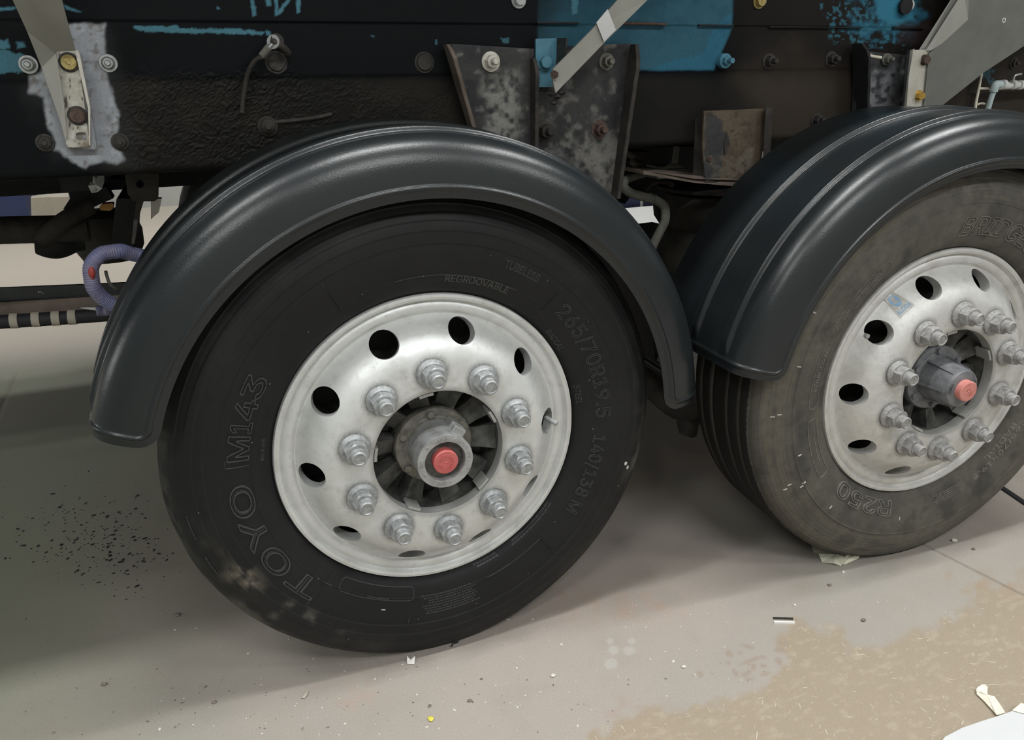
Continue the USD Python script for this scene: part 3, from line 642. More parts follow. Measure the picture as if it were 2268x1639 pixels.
# ------------------------------------------------------------------ moulded mudguards
FPROF = np.array([(-.050, .424), (-.051, .436), (-.0500, .446), (-.0475, .460), (-.0440, .474), (-.0380, .4875), (-.0290, .4990), (-.0180, .5065), (-.0060, .5105), (.0040, .5115), (.02, .5120), (.06, .5135), (.10, .5150), (.15, .5165), (.20, .5180), (.25, .5190)])
def mudguard(loc, rotz, label, th0, th1, ribs):
    w = thing('mudguard', label, 'mudguard', loc, rotz)
    d = np.r_[0, np.cumsum(np.hypot(*np.diff(FPROF, axis=0).T))]
    tt = np.unique(np.r_[np.arange(0, .034, .0011), np.arange(.034, .10, .0022), np.arange(.10, .27, .0014), np.arange(.27, d[-1], .004), d[-1]])
    fy, fr = PchipInterpolator(d, FPROF[:, 0]), PchipInterpolator(d, FPROF[:, 1])
    ty, tr_ = fy(tt, 1), fr(tt, 1); nn = np.hypot(ty, tr_); ny, nr = -tr_ / nn, ty / nn   # outward normal of the section
    span = math.radians(th1 - th0); RM = .47; L = span * RM; rad = .032
    sl = np.unique(np.r_[np.arange(0, .06, .0015), np.arange(.06, L - .06, .007), np.arange(L - .06, L, .0015), L]) / L
    cut = np.where(tt < rad, rad - np.sqrt(np.maximum(rad ** 2 - (rad - tt) ** 2, 0)), 0)
    s = cut[None] + sl[:, None] * (L - 2 * cut[None])                 # arc length, ends rounded
    T = np.tile(tt, (len(sl), 1))
    ds = np.minimum(s, L - s); q = np.maximum(rad - np.stack([ds, T]), 0)
    de = np.where((ds < rad) & (T < rad), rad - np.hypot(q[0], q[1]), np.minimum(ds, T))
    hgt = .0035 * sstep(.012, .018, de) + .0042 * np.exp(-((de - .0145) / .0035) ** 2)
    en = sstep(.014, .05, ds)
    yy = fy(tt)[None]
    for y0, hw, hh in ribs:
        hgt = hgt + hh * en * sstep(hw + .0035, hw - .0035, np.abs(yy - y0))
    lip = .006 * np.exp(-((ds - .004) / .006) ** 2) * (T > rad)
    r = fr(tt)[None] + nr[None] * hgt; y = fy(tt)[None] + ny[None] * hgt
    th = math.radians(th0) + s / RM
    out = np.stack([r * np.cos(th), y, r * np.sin(th)], 2)
    r2 = r - nr[None] * .0045; y2_ = y - ny[None] * .0045
    inn = np.stack([r2 * np.cos(th), y2_, r2 * np.sin(th)], 2)
    n, k = T.shape; A = out.reshape(-1, 3); B = inn.reshape(-1, 3); F = grid_faces(n, k); idx = np.arange(n * k).reshape(n, k)
    ringi = np.r_[idx[0, :-1], idx[:-1, -1], idx[-1, :0:-1], idx[:0:-1, 0]]
    nx = np.roll(ringi, -1); N = n * k
    side = np.vstack([np.stack([ringi, nx, nx + N], 1), np.stack([ringi, nx + N, ringi + N], 1)])
    mm = trimesh.Trimesh(np.vstack([A, B]), np.vstack([F, F[:, ::-1] + N, side]), process=False)
    if mm.volume < 0: mm.invert()
    part(w, 'shell', mm, M['fender'], 40)
    return w
RIBS = [(.022, .012, .0072), (.118, .010, .0080)]
mg1 = mudguard((0, 0, .411), 0, 'black plastic mudguard arching over the left wheel', 1.5, 166.0, RIBS)
mg2 = mudguard((1.041, -.1055, .407), -.06, 'black plastic mudguard arching over the right wheel', 6.0, 170.3, RIBS)

# ------------------------------------------------------------------ chassis side
YF = .335
def fy_(z):
    return YF - .0014 * sstep(1.000, 1.008, z) - .0022 * sstep(1.0905, 1.0920, z)
us = np.arange(-1.5, 2.6, .002); us = np.r_[np.arange(-1.5, -.85, .02), np.arange(-.85, 1.75, .0021), np.arange(1.75, 2.7, .02)]
zb = .853
zr = np.r_[np.arange(.866, 1.15, .0018), np.arange(1.15, 1.30, .02)]
roll = [(YF + .013 - .013 * math.cos(a), zb + .013 - .013 * math.sin(a)) for a in np.linspace(math.pi / 2, 0, 8)]
roll = [(YF + .09, zb)] + roll
prof = np.array(roll + [(fy_(z), z) for z in zr[1:]])
gx, gk = np.meshgrid(us, np.arange(len(prof)), indexing='ij')
V = np.stack([gx.ravel(), prof[gk.ravel(), 0], prof[gk.ravel(), 1]], 1)
px = P(V); xz = V[:, [0, 2]]
w_ = (1 - pmask(px, [(600, 300), (700, 200), (1000, 170), (1000, 300)], 40, 40, .01, 2) * .55) * pmask(px, [(258, 175), (330, 160), (560, 165), (760, 185), (1000, 190), (1010, 300), (700, 300), (520, 360), (300, 380), (270, 260)], 25, 25, .02, 3)
p3 = np.c_[xz[:, 0] * 150 + 16 * fb(xz, 40, 2, 2), xz[:, 1] * 400 + 30 * fb(xz, 40, 3, 2), 0 * xz[:, 0]]
rg = 1 - np.abs(2 * meshkit.noise(p3, 4) - 1); rg2 = 1 - np.abs(2 * meshkit.noise(p3 * 1.9, 6) - 1)
V[:, 1] += w_ * (.0030 * (rg - .5) + .0012 * (rg2 - .5))
n1, n2, n3 = fb(px, .012, 51, 5), fb(px, .05, 52, 4), fb(px, .15, 53, 3)
c = np.tile([.0030, .0040, .0058], (len(V), 1))
low = sstep(160, 190, px[:, 1])
c = mixc(c, low * sstep(180, 320, px[:, 0]) * (.55 + .45 * sstep(.4, .6, n1)), [.024, .0215, .0175])
c = mixc(c, .6 * low * sstep(1000, 1400, px[:, 0]), [.012, .012, .0125])
c = mixc(c, .8 * sstep(1560, 1760, px[:, 0] + 200 * (n1 - .5)) * (.6 + .4 * low), [.036, .029, .0235])
c = mixc(c, .85 * pmask(px, [(1660, 180), (1760, 120), (1860, 180), (1870, 300), (1700, 340), (1630, 250)], 60, 60, .012, 6), [.064, .052, .041])
c = mixc(c, .8 * pmask(px, [(2080, 100), (2700, 60), (2700, 500), (2060, 500)], 30, 30, .02, 7) * (.6 + .4 * sstep(.4, .6, n2)), [.040, .034, .029])
BL = np.array([.055, .175, .250])
mb = pmask(px, [(1200, -300), (1625, -300), (1622, 60), (1600, 110), (1580, 155), (1405, 156), (1395, 120), (1190, 95)], 4, 3, .05, 8) * sstep(1130, 1420, px[:, 0] + 160 * (n1 - .5) + .9 * np.clip(px[:, 1], 0, 90))
c = mixc(c, .93 * mb, BL * .82)
c = mixc(c, .8 * mb * pmask(px, [(1435, 157), (1500, 132), (1560, 120), (1570, 80), (1600, 40), (1622, 30), (1610, 100), (1580, 157)], 3, 6, .04, 9), [.035, .165, .265])
c = mixc(c, .6 * mb * sstep(-100, 60, -px[:, 1] + 60) * sstep(.4, .7, n2), [.02, .09, .14])
c = mixc(c, .85 * pmask(px, [(1900, -60), (2060, -60), (2030, 60), (2000, 100), (1900, 100), (1880, 60)], 16, 40, .03, 10) * sstep(.32, .55, n2), [.035, .16, .25])
c = mixc(c, .9 * pmask(px, [(1940, -60), (2030, -60), (2020, 40), (1990, 58), (1945, 40)], 8, 18, .04, 11), [.05, .25, .38])
c = mixc(c, .6 * pmask(px, [(1820, 10), (1920, 0), (2030, 70), (2000, 110), (1840, 90)], 6, 20, .05, 12) * sstep(.56, .64, n3), [.06, .24, .34])
c = mixc(c, .7 * pmask(px, [(1990, 55), (2060, 45), (2075, 95), (1985, 97)], 8, 10, .04, 13), [.055, .035, .036])
TEAL = [.085, .235, .31]
for poly, k, rg_ in [([(-200, 105), (20, 112), (70, 128), (82, 160), (-200, 161)], .75, 8), ([(-100, 86), (16, 88), (22, 106), (-100, 118)], .9, 5), ([(36, 94), (52, 92), (58, 104), (38, 108)], .9, 4), ([(-80, 24), (33, 15), (36, 21), (-80, 30)], .9, 3), ([(140, 10), (160, 18), (184, 28), (165, 26), (146, 20)], .9, 2),
                     ([(290, 58), (390, 57), (400, 64), (520, 63), (585, 72), (580, 77), (440, 74), (380, 73), (310, 69)], 1, 6), ([(588, 68), (598, 70), (598, 80), (590, 76)], 1, 3), ([(553, -20), (562, 0), (568, 34), (560, 36), (556, 10)], .9, 4), ([(586, -30), (598, -30), (600, 12), (590, 14)], 1, 3), ([(607, -30), (617, -30), (616, 22), (640, -6), (650, -10), (622, 30), (609, 36)], 1, 3), ([(655, -30), (669, -30), (664, 28), (657, 31)], 1, 3), ([(480, 14), (488, 20), (480, 21)], 1, 2), ([(964, 88), (968, 88), (968, 98), (964, 98)], .9, 1), ([(1268, -20), (1282, -20), (1279, 28), (1266, 36)], .8, 4), ([(1110, 84), (1128, 84), (1126, 96), (1112, 95)], .6, 6), ([(820, 78), (830, 80), (826, 84)], .8, 2), ([(2140, 100), (2200, 90), (2190, 180), (2150, 160)], .35, 30)]:
    c = mixc(c, k * pmask(px, poly, 1.5, rg_, .12, 14), TEAL)
gp = [(150, 52), (232, 55), (236, 118), (238, 160), (246, 200), (262, 250), (264, 285), (252, 318), (282, 352), (262, 364), (228, 358), (190, 374), (164, 360), (122, 332), (117, 300), (102, 272), (97, 216), (62, 206), (64, 168), (88, 160), (110, 120)]
gm = np.maximum(pmask(px, gp, 5, 9, .03, 15) * sstep(.2, .45, fb(px, .1, 57) + .35), 0)
c = mixc(c, gm * (.93 - .35 * sstep(.55, .75, n2)), [.40, .42, .46])
c = mixc(c, .5 * gm * sstep(.5, .68, fb(px, .03, 55)), [.58, .62, .68])
c = mixc(c, .6 * gm * sstep(.6, .72, fb(px, .08, 56)), [.16, .13, .10])
c = mixc(c, .35 * pmask(px, [(60, 200), (120, 330), (300, 380), (290, 240), (250, 120), (235, 60)], 30, 30, .02, 17) * (1 - gm), [.05, .052, .056])
part_c = thing('chassis_frame', 'long black-painted steel chassis side with blue patches, bolts and wrinkled coating', 'chassis', (0, YF, zb))
part(part_c, 'side_plate', trimesh.Trimesh(V, grid_faces(len(us), len(prof))[:, ::-1] if False else grid_faces(len(us), len(prof)), process=False), M['frame'], True, world=True, col=c)
part(part_c, 'frame_backing', box(-1.5, 2.6, YF + .016, YF + .10, zb + .004, 1.3), M['black'], False, world=True)
# seam: slots where the welds broke
for a, b, yy in [(1190, 1282, 49), (1385, 1475, 52), (1548, 1625, 55), (1705, 1912, 59), (1980, 2048, 60)]:
    p0, p1 = aty(a, yy, YF - .008), aty(b, yy + 2, YF - .008)
    part(part_c, 'weld_slot', box(p0[0], p1[0], YF - .0088, YF + .004, p1[2] - .0010, p0[2] + .0008), M['black'], False, world=True)
part(part_c, 'seam_bead', tube([aty(1350, 51, YF - .01), aty(1452, 53, YF - .011), aty(1476, 54, YF - .010)], .0028, 8), M['rust'], 40, world=True)
part(part_c, 'coating_ridge', tube([aty(592, 272, YF), aty(640, 268, YF), aty(690, 262, YF - .001), aty(735, 253, YF)], .0038, 8), M['grime'], 40, world=True)
# frame bolts
def bolt(parent, p, kind, s=1.0):
    x, y = p; yy = fy_(1.05 if y < 150 else .95); c0 = aty(x, y, yy)
    if kind == 'stud':      # washer, nut and projecting thread
        ms = [lathe([(0, -.002), (.0165, -.002), (.0165, .002), (0, .002)], 24), xf(hexbolt(.020, .013), rotm([0, 0, 1], 0, (0, 0, .002))), lathe([(0, .012), (.006, .012), (.006, .026), (.0045, .028), (0, .028)], 16)]
    elif kind == 'round':   # washer, domed nut and rounded tip
        ms = [lathe([(0, -.002), (.0175, -.002), (.0175, .002), (.0165, .003), (0, .003)], 28), lathe([(0, .002), (.0135, .002), (.0125, .009), (.009, .0125), (0, .0125)], 24), lathe([(0, .012), (.006, .012), (.006, .017), (.0045, .019), (0, .0195)], 16)]
    elif kind == 'disc':
        ms = [lathe([(0, -.002), (.0145, -.002), (.0145, .003), (.0135, .0045), (0, .005)], 28), lathe([(.015, -.002), (.0185, -.002), (.0185, .0006), (.015, .0006)], 28)]
    elif kind == 'spool':   # painted spacer, nut and stud
        ms = [lathe([(0, -.002), (.0155, -.002), (.0150, .012), (0, .012)], 24), xf(hexbolt(.017, .010), rotm([0, 0, 1], 0, (0, 0, .012))), lathe([(0, .02), (.0055, .02), (.0055, .036), (0, .036)], 16)]
    else:                   # plain hex head
        ms = [hexbolt(.020, .011, .006)]
    mm = cat(*ms); v, f = arr(mm)
    return place(trimesh.Trimesh(v * s, f, process=False), (0, -1, 0), c0, x)
for p, kd, mt, lb in [((63, 143), 'round', 'steel', 'bright silver bolt'), ((240, 140), 'round', 'steel', 'bright silver bolt'), ((100, 316), 'round', 'steel_dark', None), ((266, 314), 'round', 'steel_dark', None), ((612, 138), 'disc', 'steel_dark', None), ((940, 138), 'disc', 'grime', None), ((1600, 135), 'spool', 'blue_paint', 'blue-painted bolt'), ((1702, 136), 'stud', 'steel_dark', None), ((1840, 131), 'stud', 'steel_dark', None), ((1808, 266), 'stud', 'steel_dark', None), ((1680, 3), 'hex', 'yellow_zinc', 'yellow zinc bolt'), ((2008, 12), 'hex', 'cream_steel', 'pale bolt on a dark washer'), ((593, 280), 'round', 'grime', None), ((1148, 0), 'hex', 'steel', None), ((2245, 140), 'round', 'steel_dark', None)]:
    part(part_c, 'bolt', bolt(part_c, p, kd, .8 if kd == 'round' and mt != 'grime' else 1.0), M[mt], 30, lb, world=True)
part(part_c, 'bolt_washer', place(lathe([(0, 0), (.018, 0), (.018, .007), (0, .007)], 24), OUT, aty(2003, 14, YF - .009)), M['black'], 30, world=True)

# earth cable with crimped eye
ec = thing('earth_cable', 'dusty cable with crimped eye hanging from a chassis bolt above the left mudguard', 'cable', aty(606, 100, YF - .02))
part(ec, 'cable', tube([aty(578, 126, .30), aty(562, 138, .308), aty(550, 160, .316), aty(543, 190, .321), aty(536, 250, .325)], .0042, 10), M['grime'], 40, world=True)
part(ec, 'crimp', tube([aty(596, 104, .302), aty(580, 124, .309)], .0062, 12), M['rubber_grey'], 35, world=True)
part(ec, 'eye', place(lathe([(.0055, -.002), (.0115, -.002), (.0115, .002), (.0055, .002)], 24), (-.5, -.8, .2), aty(606, 93, .305)), M['steel'], 30, world=True)
part(ec, 'bent_lug', cat(tube([aty(606, 92, .306), aty(618, 98, .305), aty(628, 106, .309), aty(638, 118, .318)], .0065, 10), place(lathe([(.005, 0), (.011, 0), (.011, .004), (.005, .004)], 20), (.3, -.9, .4), aty(613, 90, .31))), M['grime'], 40, world=True)
part(ec, 'shank', tube([aty(604, 97, .303), aty(588, 114, .306)], .0036, 10), M['steel'], 40, world=True)

# ------------------------------------------------------------------ mounting plate at the left and its strut
def colored_plate(parent, name, px_poly, Y, depth, colors, seed, mt='plate', bump=.0015, res=.003, label=None):
    """plate with worn paint: front face gridded and painted, body behind it"""
    poly = Polygon([aty(a, b, Y)[[0, 2]] for a, b in px_poly]).buffer(0)
    x0, z0, x1, z1 = poly.bounds
    nx, nz = int((x1 - x0) / res) + 2, int((z1 - z0) / res) + 2
    g = extr(poly, depth); v, f = arr(g); body = trimesh.Trimesh(v, f, process=False)
    for _ in range(9):
        e = body.edges_unique_length
        if e.max() < res * 2: break
        body = trimesh.Trimesh(*trimesh.remesh.subdivide_to_size(body.vertices, body.faces, res * 2), process=False)
    v = np.array(body.vertices); f = np.array(body.faces)
    v2, inv = np.unique(np.round(v, 6), axis=0, return_inverse=True); v, f = v2, inv.reshape(-1)[f]
    f = f[(f[:, 0] != f[:, 1]) & (f[:, 1] != f[:, 2]) & (f[:, 0] != f[:, 2])]
    fr = v[:, 1] < 1e-5; h = fb(v[:, [0, 2]], 45, seed, 4) - .5
    v[:, 1] += Y + np.where(fr, bump * h, 0)
    q = P(v); c = colors(q, v)
    return part(parent, name, trimesh.Trimesh(v, f, process=False), M[mt], True, label, world=True, col=c)

mp = thing('mounting_plate', 'dirty cream bolted mounting plate at the lower end of the left strut', 'plate', aty(165, 220, YF - .02))
def cream(q, v):
    c = mixc(np.tile([.60, .575, .50], (len(q), 1)), sstep(.4, .6, fb(q, .03, 61)), [.68, .665, .61])
    c = mixc(c, .8 * sstep(.52, .66, fb(q * [1.6, .7], .03, 62, 5)), [.22, .165, .115])
    return mixc(c, .9 * sstep(.66, .74, fb(q, .11, 63)), [.06, .045, .035])
colored_plate(mp, 'backing_plate', [(152, 112), (178, 118), (197, 236), (200, 240), (215, 331), (150, 331)], YF - .0125, .008, lambda q, v: mixc(np.tile([.44, .46, .50], (len(q), 1)), .8 * sstep(.5, .66, fb(q, .04, 64)), [.25, .215, .18]), 3)
g = [(120, 115), (166, 112), (172, 116), (199, 322), (196, 326), (150, 327), (146, 318)]
slot = [(168, 296), (173, 293), (188, 293), (191, 297), (192, 308), (189, 311), (173, 311), (169, 307)]
cp_poly = g
poly = Polygon([aty(a, b, YF - .018)[[0, 2]] for a, b in g]).difference(Polygon([aty(a, b, YF - .018)[[0, 2]] for a, b in slot]))
def plate_from(parent, name, poly, Y, depth, colors, seed, mt='plate', bump=.0008, res=.003, label=None):
    body = extr(poly, depth); body = trimesh.Trimesh(*trimesh.remesh.subdivide_to_size(body.vertices, body.faces, res * 2, max_iter=20), process=False)
    v = np.array(body.vertices); f = np.array(body.faces); v2, inv = np.unique(np.round(v, 6), axis=0, return_inverse=True); v, f = v2, inv.reshape(-1)[f]
    f = f[(f[:, 0] != f[:, 1]) & (f[:, 1] != f[:, 2]) & (f[:, 0] != f[:, 2])]
    fr = v[:, 1] < 1e-5; v[:, 1] += Y + np.where(fr, bump * (fb(v[:, [0, 2]], 45, seed, 4) - .5), 0)
    return part(parent, name, trimesh.Trimesh(v, f, process=False), M[mt], True, label, world=True, col=colors(P(v), v))
plate_from(mp, 'channel_web', poly, YF - .018, .008, cream, 4)
part(mp, 'channel_flange', slab([(166, 113), (172, 110), (177, 122), (200, 238), (200, 322), (197, 322), (195, 240)], YF - .026, .012), M['cream_steel'], False, world=True)
for (a, b), mt, lb in [((153, 138), 'yellow_zinc', 'yellow zinc bolt'), ((172, 256), 'rust', 'rusty bolt')]:
    ms = [lathe([(0, -.002), (.0148, -.002), (.0148, .001), (.0138, .0022), (0, .0022)], 28), xf(hexbolt(.021, .008), rotm([0, 0, 1], 0, (0, 0, .002)))]
    part(mp, 'bolt', place(ms[0], OUT, aty(a, b, YF - .018)), M['steel_dark'], 30, world=True)
    part(mp, 'bolt', place(lathe([(0, .002), (.0115, .002), (.0115, .006), (.0105, .008), (.004, .008), (.003, .0088), (0, .0088)], 20), OUT, aty(a, b, YF - .018)), M[mt], 30, lb, world=True)

def loft_strut(parent, name, rows, thick, mt, label=None):
    """flat bar through (left px, right px, Y) rows; thickness goes away from the viewer"""
    fr = [aty(*l, Y) for l, r, Y in rows] + [aty(*r, Y) for l, r, Y in rows[::-1]]
    bk = [q + np.array([0, thick, 0]) for q in fr]; n = len(rows)
    a, b = np.array(fr), np.array(bk); v = np.vstack([a, b]); N = 2 * n; f = []
    for i in range(n - 1):
        l0, l1, r0, r1 = i, i + 1, N - 1 - i, N - 2 - i
        f += [[l0, l1, r1], [l0, r1, r0], [N + l0, N + r1, N + l1], [N + l0, N + r0, N + r1]]
    for i in range(N):
        j = (i + 1) % N; f += [[i, N + i, j], [j, N + i, N + j]]
    q = trimesh.Trimesh(v, f, process=False)
    trimesh.repair.fix_normals(q)
    return part(parent, name, q, M[mt], False, label, world=True)
s1 = thing('mudguard_strut', 'wide beige steel strut rising from the cream mounting plate at upper left', 'strut', aty(150, 120, YF - .03))
loft_strut(s1, 'strut_web', [((52, -260), (40 + 62, -260), .12), ((62, -120), (112, -120), .17), ((70, 0), (137, 0), .215), ((98, 60), (153, 62), .255), ((122, 114), (167, 112), .296)], .005, 'strut')
loft_strut(s1, 'strut_flange', [((-30, -260), (53, -260), .122), ((2, -120), (63, -120), .172), ((28, 0), (71, 0), .217), ((60, 70), (102, 68), .262), ((92, 150), (124, 118), .300), ((134, 270), (140, 215), .3105), ((145, 312), (149, 300), .3115)], .004, 'strut')

# ------------------------------------------------------------------ spring hanger brackets
def worn(seed, base, pale, dark, pale_poly=None):
    def fn(q, v):
        c = mixc(np.tile(base, (len(q), 1)), sstep(.38, .62, fb(q, .025, seed, 5)), dark)
        c = mixc(c, .8 * sstep(.56, .72, fb(q, .05, seed + 1, 5)), pale)
        if pale_poly is not None: c = mixc(c, .85 * pmask(q, pale_poly, 25, 35, .03, seed + 2) * sstep(.3, .6, fb(q, .09, seed + 3, 4)), [x * 1.35 for x in pale])
        return c
    return fn
def rib3(parent, top, bot, Yf, Yb, t, mt='grime', name='flange', seed=1, col=None):
    """upright flange along a slanted line; Yf..Yb is its depth"""
    a, b = aty(*top, Yb), aty(*bot, Yb)
    n = 14; ts = np.linspace(0, 1, n); R = np.random.default_rng(seed)
    v = []
    for k in ts:
        p = a * (1 - k) + b * k
        dep = (Yb - Yf) * (1 - .25 * k) * (.55 + .45 * min(1, k * 9)) + R.uniform(-.0012, .0012)
        v += [p + [-t / 2, 0, 0], p + [t / 2, 0, 0], p + [t / 2, -dep + .001, 0], p + [t / 2 - .001, -dep, 0], p + [-t / 2 + .001, -dep, 0], p + [-t / 2, -dep + .001, 0]]
    v = np.array(v); f = []
    for i in range(n - 1):
        for j in range(6):
            k = (j + 1) % 6; q0, q1, q2, q3 = i * 6 + j, i * 6 + k, (i + 1) * 6 + k, (i + 1) * 6 + j; f += [[q0, q1, q2], [q0, q2, q3]]
    for j in range(1, 5): f += [[0, j, j + 1], [(n - 1) * 6, (n - 1) * 6 + j + 1, (n - 1) * 6 + j]]
    q = trimesh.Trimesh(v, f, process=False); trimesh.repair.fix_normals(q)
    return part(parent, name, q, M[mt], 25, world=True)
ba = thing('spring_hanger', 'large worn black hanger bracket on the chassis behind the blue clip', 'bracket', aty(1200, 250, YF - .02))
colored_plate(ba, 'back_plate', [(1000, 97), (1180, 108), (1180, 330), (1075, 330), (1040, 270)], YF - .017, .012, worn(71, [.022, .023, .027], [.24, .24, .22], [.045, .045, .046], [(1055, 160), (1150, 150), (1160, 300), (1080, 320), (1075, 220)]), 11)
colored_plate(ba, 'back_plate', [(1178, 108), (1300, 100), (1398, 96), (1392, 200), (1378, 300), (1358, 432), (1300, 420), (1178, 340)], YF - .0175, .012, worn(75, [.018, .019, .022], [.18, .175, .16], [.042, .042, .044], [(1240, 320), (1330, 300), (1370, 340), (1350, 420), (1280, 400)]), 12)
rib3(ba, (986, 99), (1046, 300), YF - .05, YF - .014, .008, 'brown_beam', seed=2)
rib3(ba, (1176, 130), (1178, 350), YF - .045, YF - .012, .008, 'grime', seed=3)
rib3(ba, (1397, 99), (1354, 436), YF - .055, YF - .012, .009, 'grime', seed=4)
for p, kd, mt, s in [((1080, 137), 'stud', 'cream_steel', 1.1), ((1334, 137), 'stud', 'rubber_grey', 1.0), ((1199, 290), 'stud', 'grime', 1.25), ((1318, 286), 'stud', 'rust', 1.1)]:
    mm = bolt(ba, p, kd, s); v, f = arr(mm); part(ba, 'bolt', trimesh.Trimesh(v - [0, .0165, 0], f, process=False), M[mt], 30, world=True)

bb = thing('spring_hanger', 'smaller grey hanger bracket left of the far right strut', 'bracket', aty(1950, 180, YF - .02))
colored_plate(bb, 'back_plate', [(1900, 112), (2008, 122), (2003, 300), (1893, 300)], YF - .017, .012, worn(81, [.05, .05, .053], [.30, .31, .335], [.09, .09, .098], [(1925, 180), (1985, 150), (1970, 245), (1910, 245)]), 13)
rib3(bb, (1890, 97), (1896, 300), YF - .06, YF - .010, .008, 'black', seed=5)
rib3(bb, (2004, 126), (1997, 300), YF - .040, YF - .012, .008, 'steel_dark', seed=6)
part(bb, 'pin', tube([aty(1916, 122, YF - .03), aty(1952, 128, YF - .042)], .0035, 10), M['masking'], 40, world=True)
mm = bolt(bb, (1948, 132), 'stud', .8); v, f = arr(mm); part(bb, 'bolt', trimesh.Trimesh(v - [0, .02, 0], f, process=False), M['rubber_grey'], 30, world=True)

bc = thing('bump_stop_bracket', 'flaking brown box bracket hanging between the two mudguards', 'bracket', aty(1620, 320, .30))
pl = [(1560, 246), (1700, 240), (1694, 300), (1680, 395), (1640, 410), (1562, 404), (1556, 320)]
def flak(q, v):
    c = mixc(np.tile([.115, .085, .06], (len(q), 1)), sstep(.35, .65, fb(q, .03, 91, 5)), [.155, .12, .085])
    k = pmask(q, [(1562, 250), (1575, 246), (1600, 275), (1610, 300), (1612, 335), (1600, 345), (1590, 405), (1558, 405)], 2, 8, .06, 92)
    c = mixc(c, k, [.055, .056, .058]); c = mixc(c, .7 * pmask(q, [(1570, 350), (1660, 335), (1670, 400), (1570, 405)], 8, 25, .05, 93) * sstep(.35, .6, fb(q, .08, 94)), [.20, .18, .14])
    return mixc(c, .8 * sstep(.62, .7, fb(q, .1, 95)), [.05, .04, .03])
colored_plate(bc, 'front_plate', pl, .30, .006, flak, 15, bump=.003)
part(bc, 'side_plate', prism3([aty(1540, 262, .334), aty(1561, 246, .302), aty(1562, 404, .302), aty(1534, 392, .334)], [aty(1544, 262, .334), aty(1566, 246, .304), aty(1567, 404, .304), aty(1538, 392, .334)]), M['grime'], False, world=True)
part(bc, 'side_plate', prism3([aty(1696, 238, .285), aty(1712, 238, .285), aty(1706, 350, .285), aty(1690, 350, .285)], [aty(1696, 238, .333), aty(1712, 238, .333), aty(1706, 350, .333), aty(1690, 350, .333)]), M['grime'], False, world=True)
part(bc, 'paint_flake', prism3([aty(1610, 290, .299), aty(1618, 320, .296), aty(1606, 342, .297), aty(1604, 315, .2985)], [aty(1610, 290, .3), aty(1618, 320, .298), aty(1606, 342, .3), aty(1604, 315, .3)]), M['grime'], False, world=True)
part(bc, 'rust_spot', place(lathe([(0, -.001), (.008, -.001), (.007, .002), (0, .003)], 14), OUT, aty(1572, 352, .30)), M['rust'], 30, world=True)
part(bc, 'foot_plate', prism3([aty(1425, 378, .33), aty(1538, 396, .30), aty(1690, 402, .285), aty(1690, 410, .285), aty(1640, 414, .29), aty(1538, 405, .30), aty(1425, 386, .33)], [q + np.array([0, .1, 0]) for q in [aty(1425, 378, .33), aty(1538, 396, .30), aty(1690, 402, .285), aty(1690, 410, .285), aty(1640, 414, .29), aty(1538, 405, .30), aty(1425, 386, .33)]]), M['brown_beam'], False, world=True)

# blue clip and the flat strut bolted to it
cl = thing('blue_clip', 'blue-painted angle clip bolted at the centre of the worn hanger bracket', 'clip', aty(1205, 140, .30))
part(cl, 'clip_plate', slab([(1187, 86), (1236, 84), (1227, 193), (1187, 193)], .306, .006, .001), M['blue_paint'], False, world=True)
part(cl, 'clip_flange', prism3([aty(1230, 84, .312), aty(1254, 84, .27), aty(1252, 150, .27), aty(1228, 160, .312)], [aty(1234, 84, .314), aty(1257, 84, .272), aty(1255, 150, .272), aty(1232, 160, .314)]), M['steel_dark'], False, world=True)
part(cl, 'bolt', place(hexbolt(.021, .012, .006), OUT, aty(1205, 138, .306), .3), M['blue_paint'], 30, world=True)
s2 = thing('mudguard_strut', 'flat beige strut slanting up right from the blue clip to the top edge', 'strut', aty(1230, 180, .27))
st_rows = [((1224, 176), (1231, 206), .262), ((1226, 152), (1250, 186), .262), ((1240, 138), (1262, 174), .26), ((1310, 67), (1345, 88), .245), ((1368, 0), (1434, 0), .23), ((1480, -115), (1560, -125), .205), ((1590, -330), (1690, -345), .17)]
loft_strut(s2, 'strut_bar', st_rows, .005, 'strut')
def off(p, Y): return aty(*p, Y)
part(s2, 'tape', prism3([off((1321, 50), .2385), off((1346, 20), .2335), off((1364, 66), .2375), off((1338, 93), .2415)], [q + np.array([0, .0012, 0]) for q in [off((1321, 50), .2385), off((1346, 20), .2335), off((1364, 66), .2375), off((1338, 93), .2415)]]), M['tape'], False, 'patch of light built as a pale strip across the strut', world=True)  # thin pale strip added in place of a light patch
part(s2, 'bolt', place(hexbolt(.013, .008), (-.6, -.8, 0), aty(1229, 165, .258)), M['rust'], 30, world=True)
part(s2, 'nut', cat(*[xf(lump(.007, k, (1.3, .8, .7)), np.array([[1, 0, 0, q[0]], [0, 1, 0, q[1]], [0, 0, 1, q[2]], [0, 0, 0, 1.0]])) for k, q in enumerate([aty(1222, 208, .285), aty(1234, 214, .28), aty(1244, 205, .282), aty(1227, 226, .29)])]), M['steel_dark'], False, world=True)
s3 = thing('mudguard_strut', 'large grey angled strut plate at the upper right edge', 'strut', aty(2060, 180, .25))
part(s3, 'strut_plate', slab([(2145, -160), (2500, -160), (2420, 20), (2268, 102), (2180, 160), (2074, 244), (2045, 246), (2058, 118), (2085, 95), (2142, 42)], .245, .006), M['strut_grey'], False, world=True)
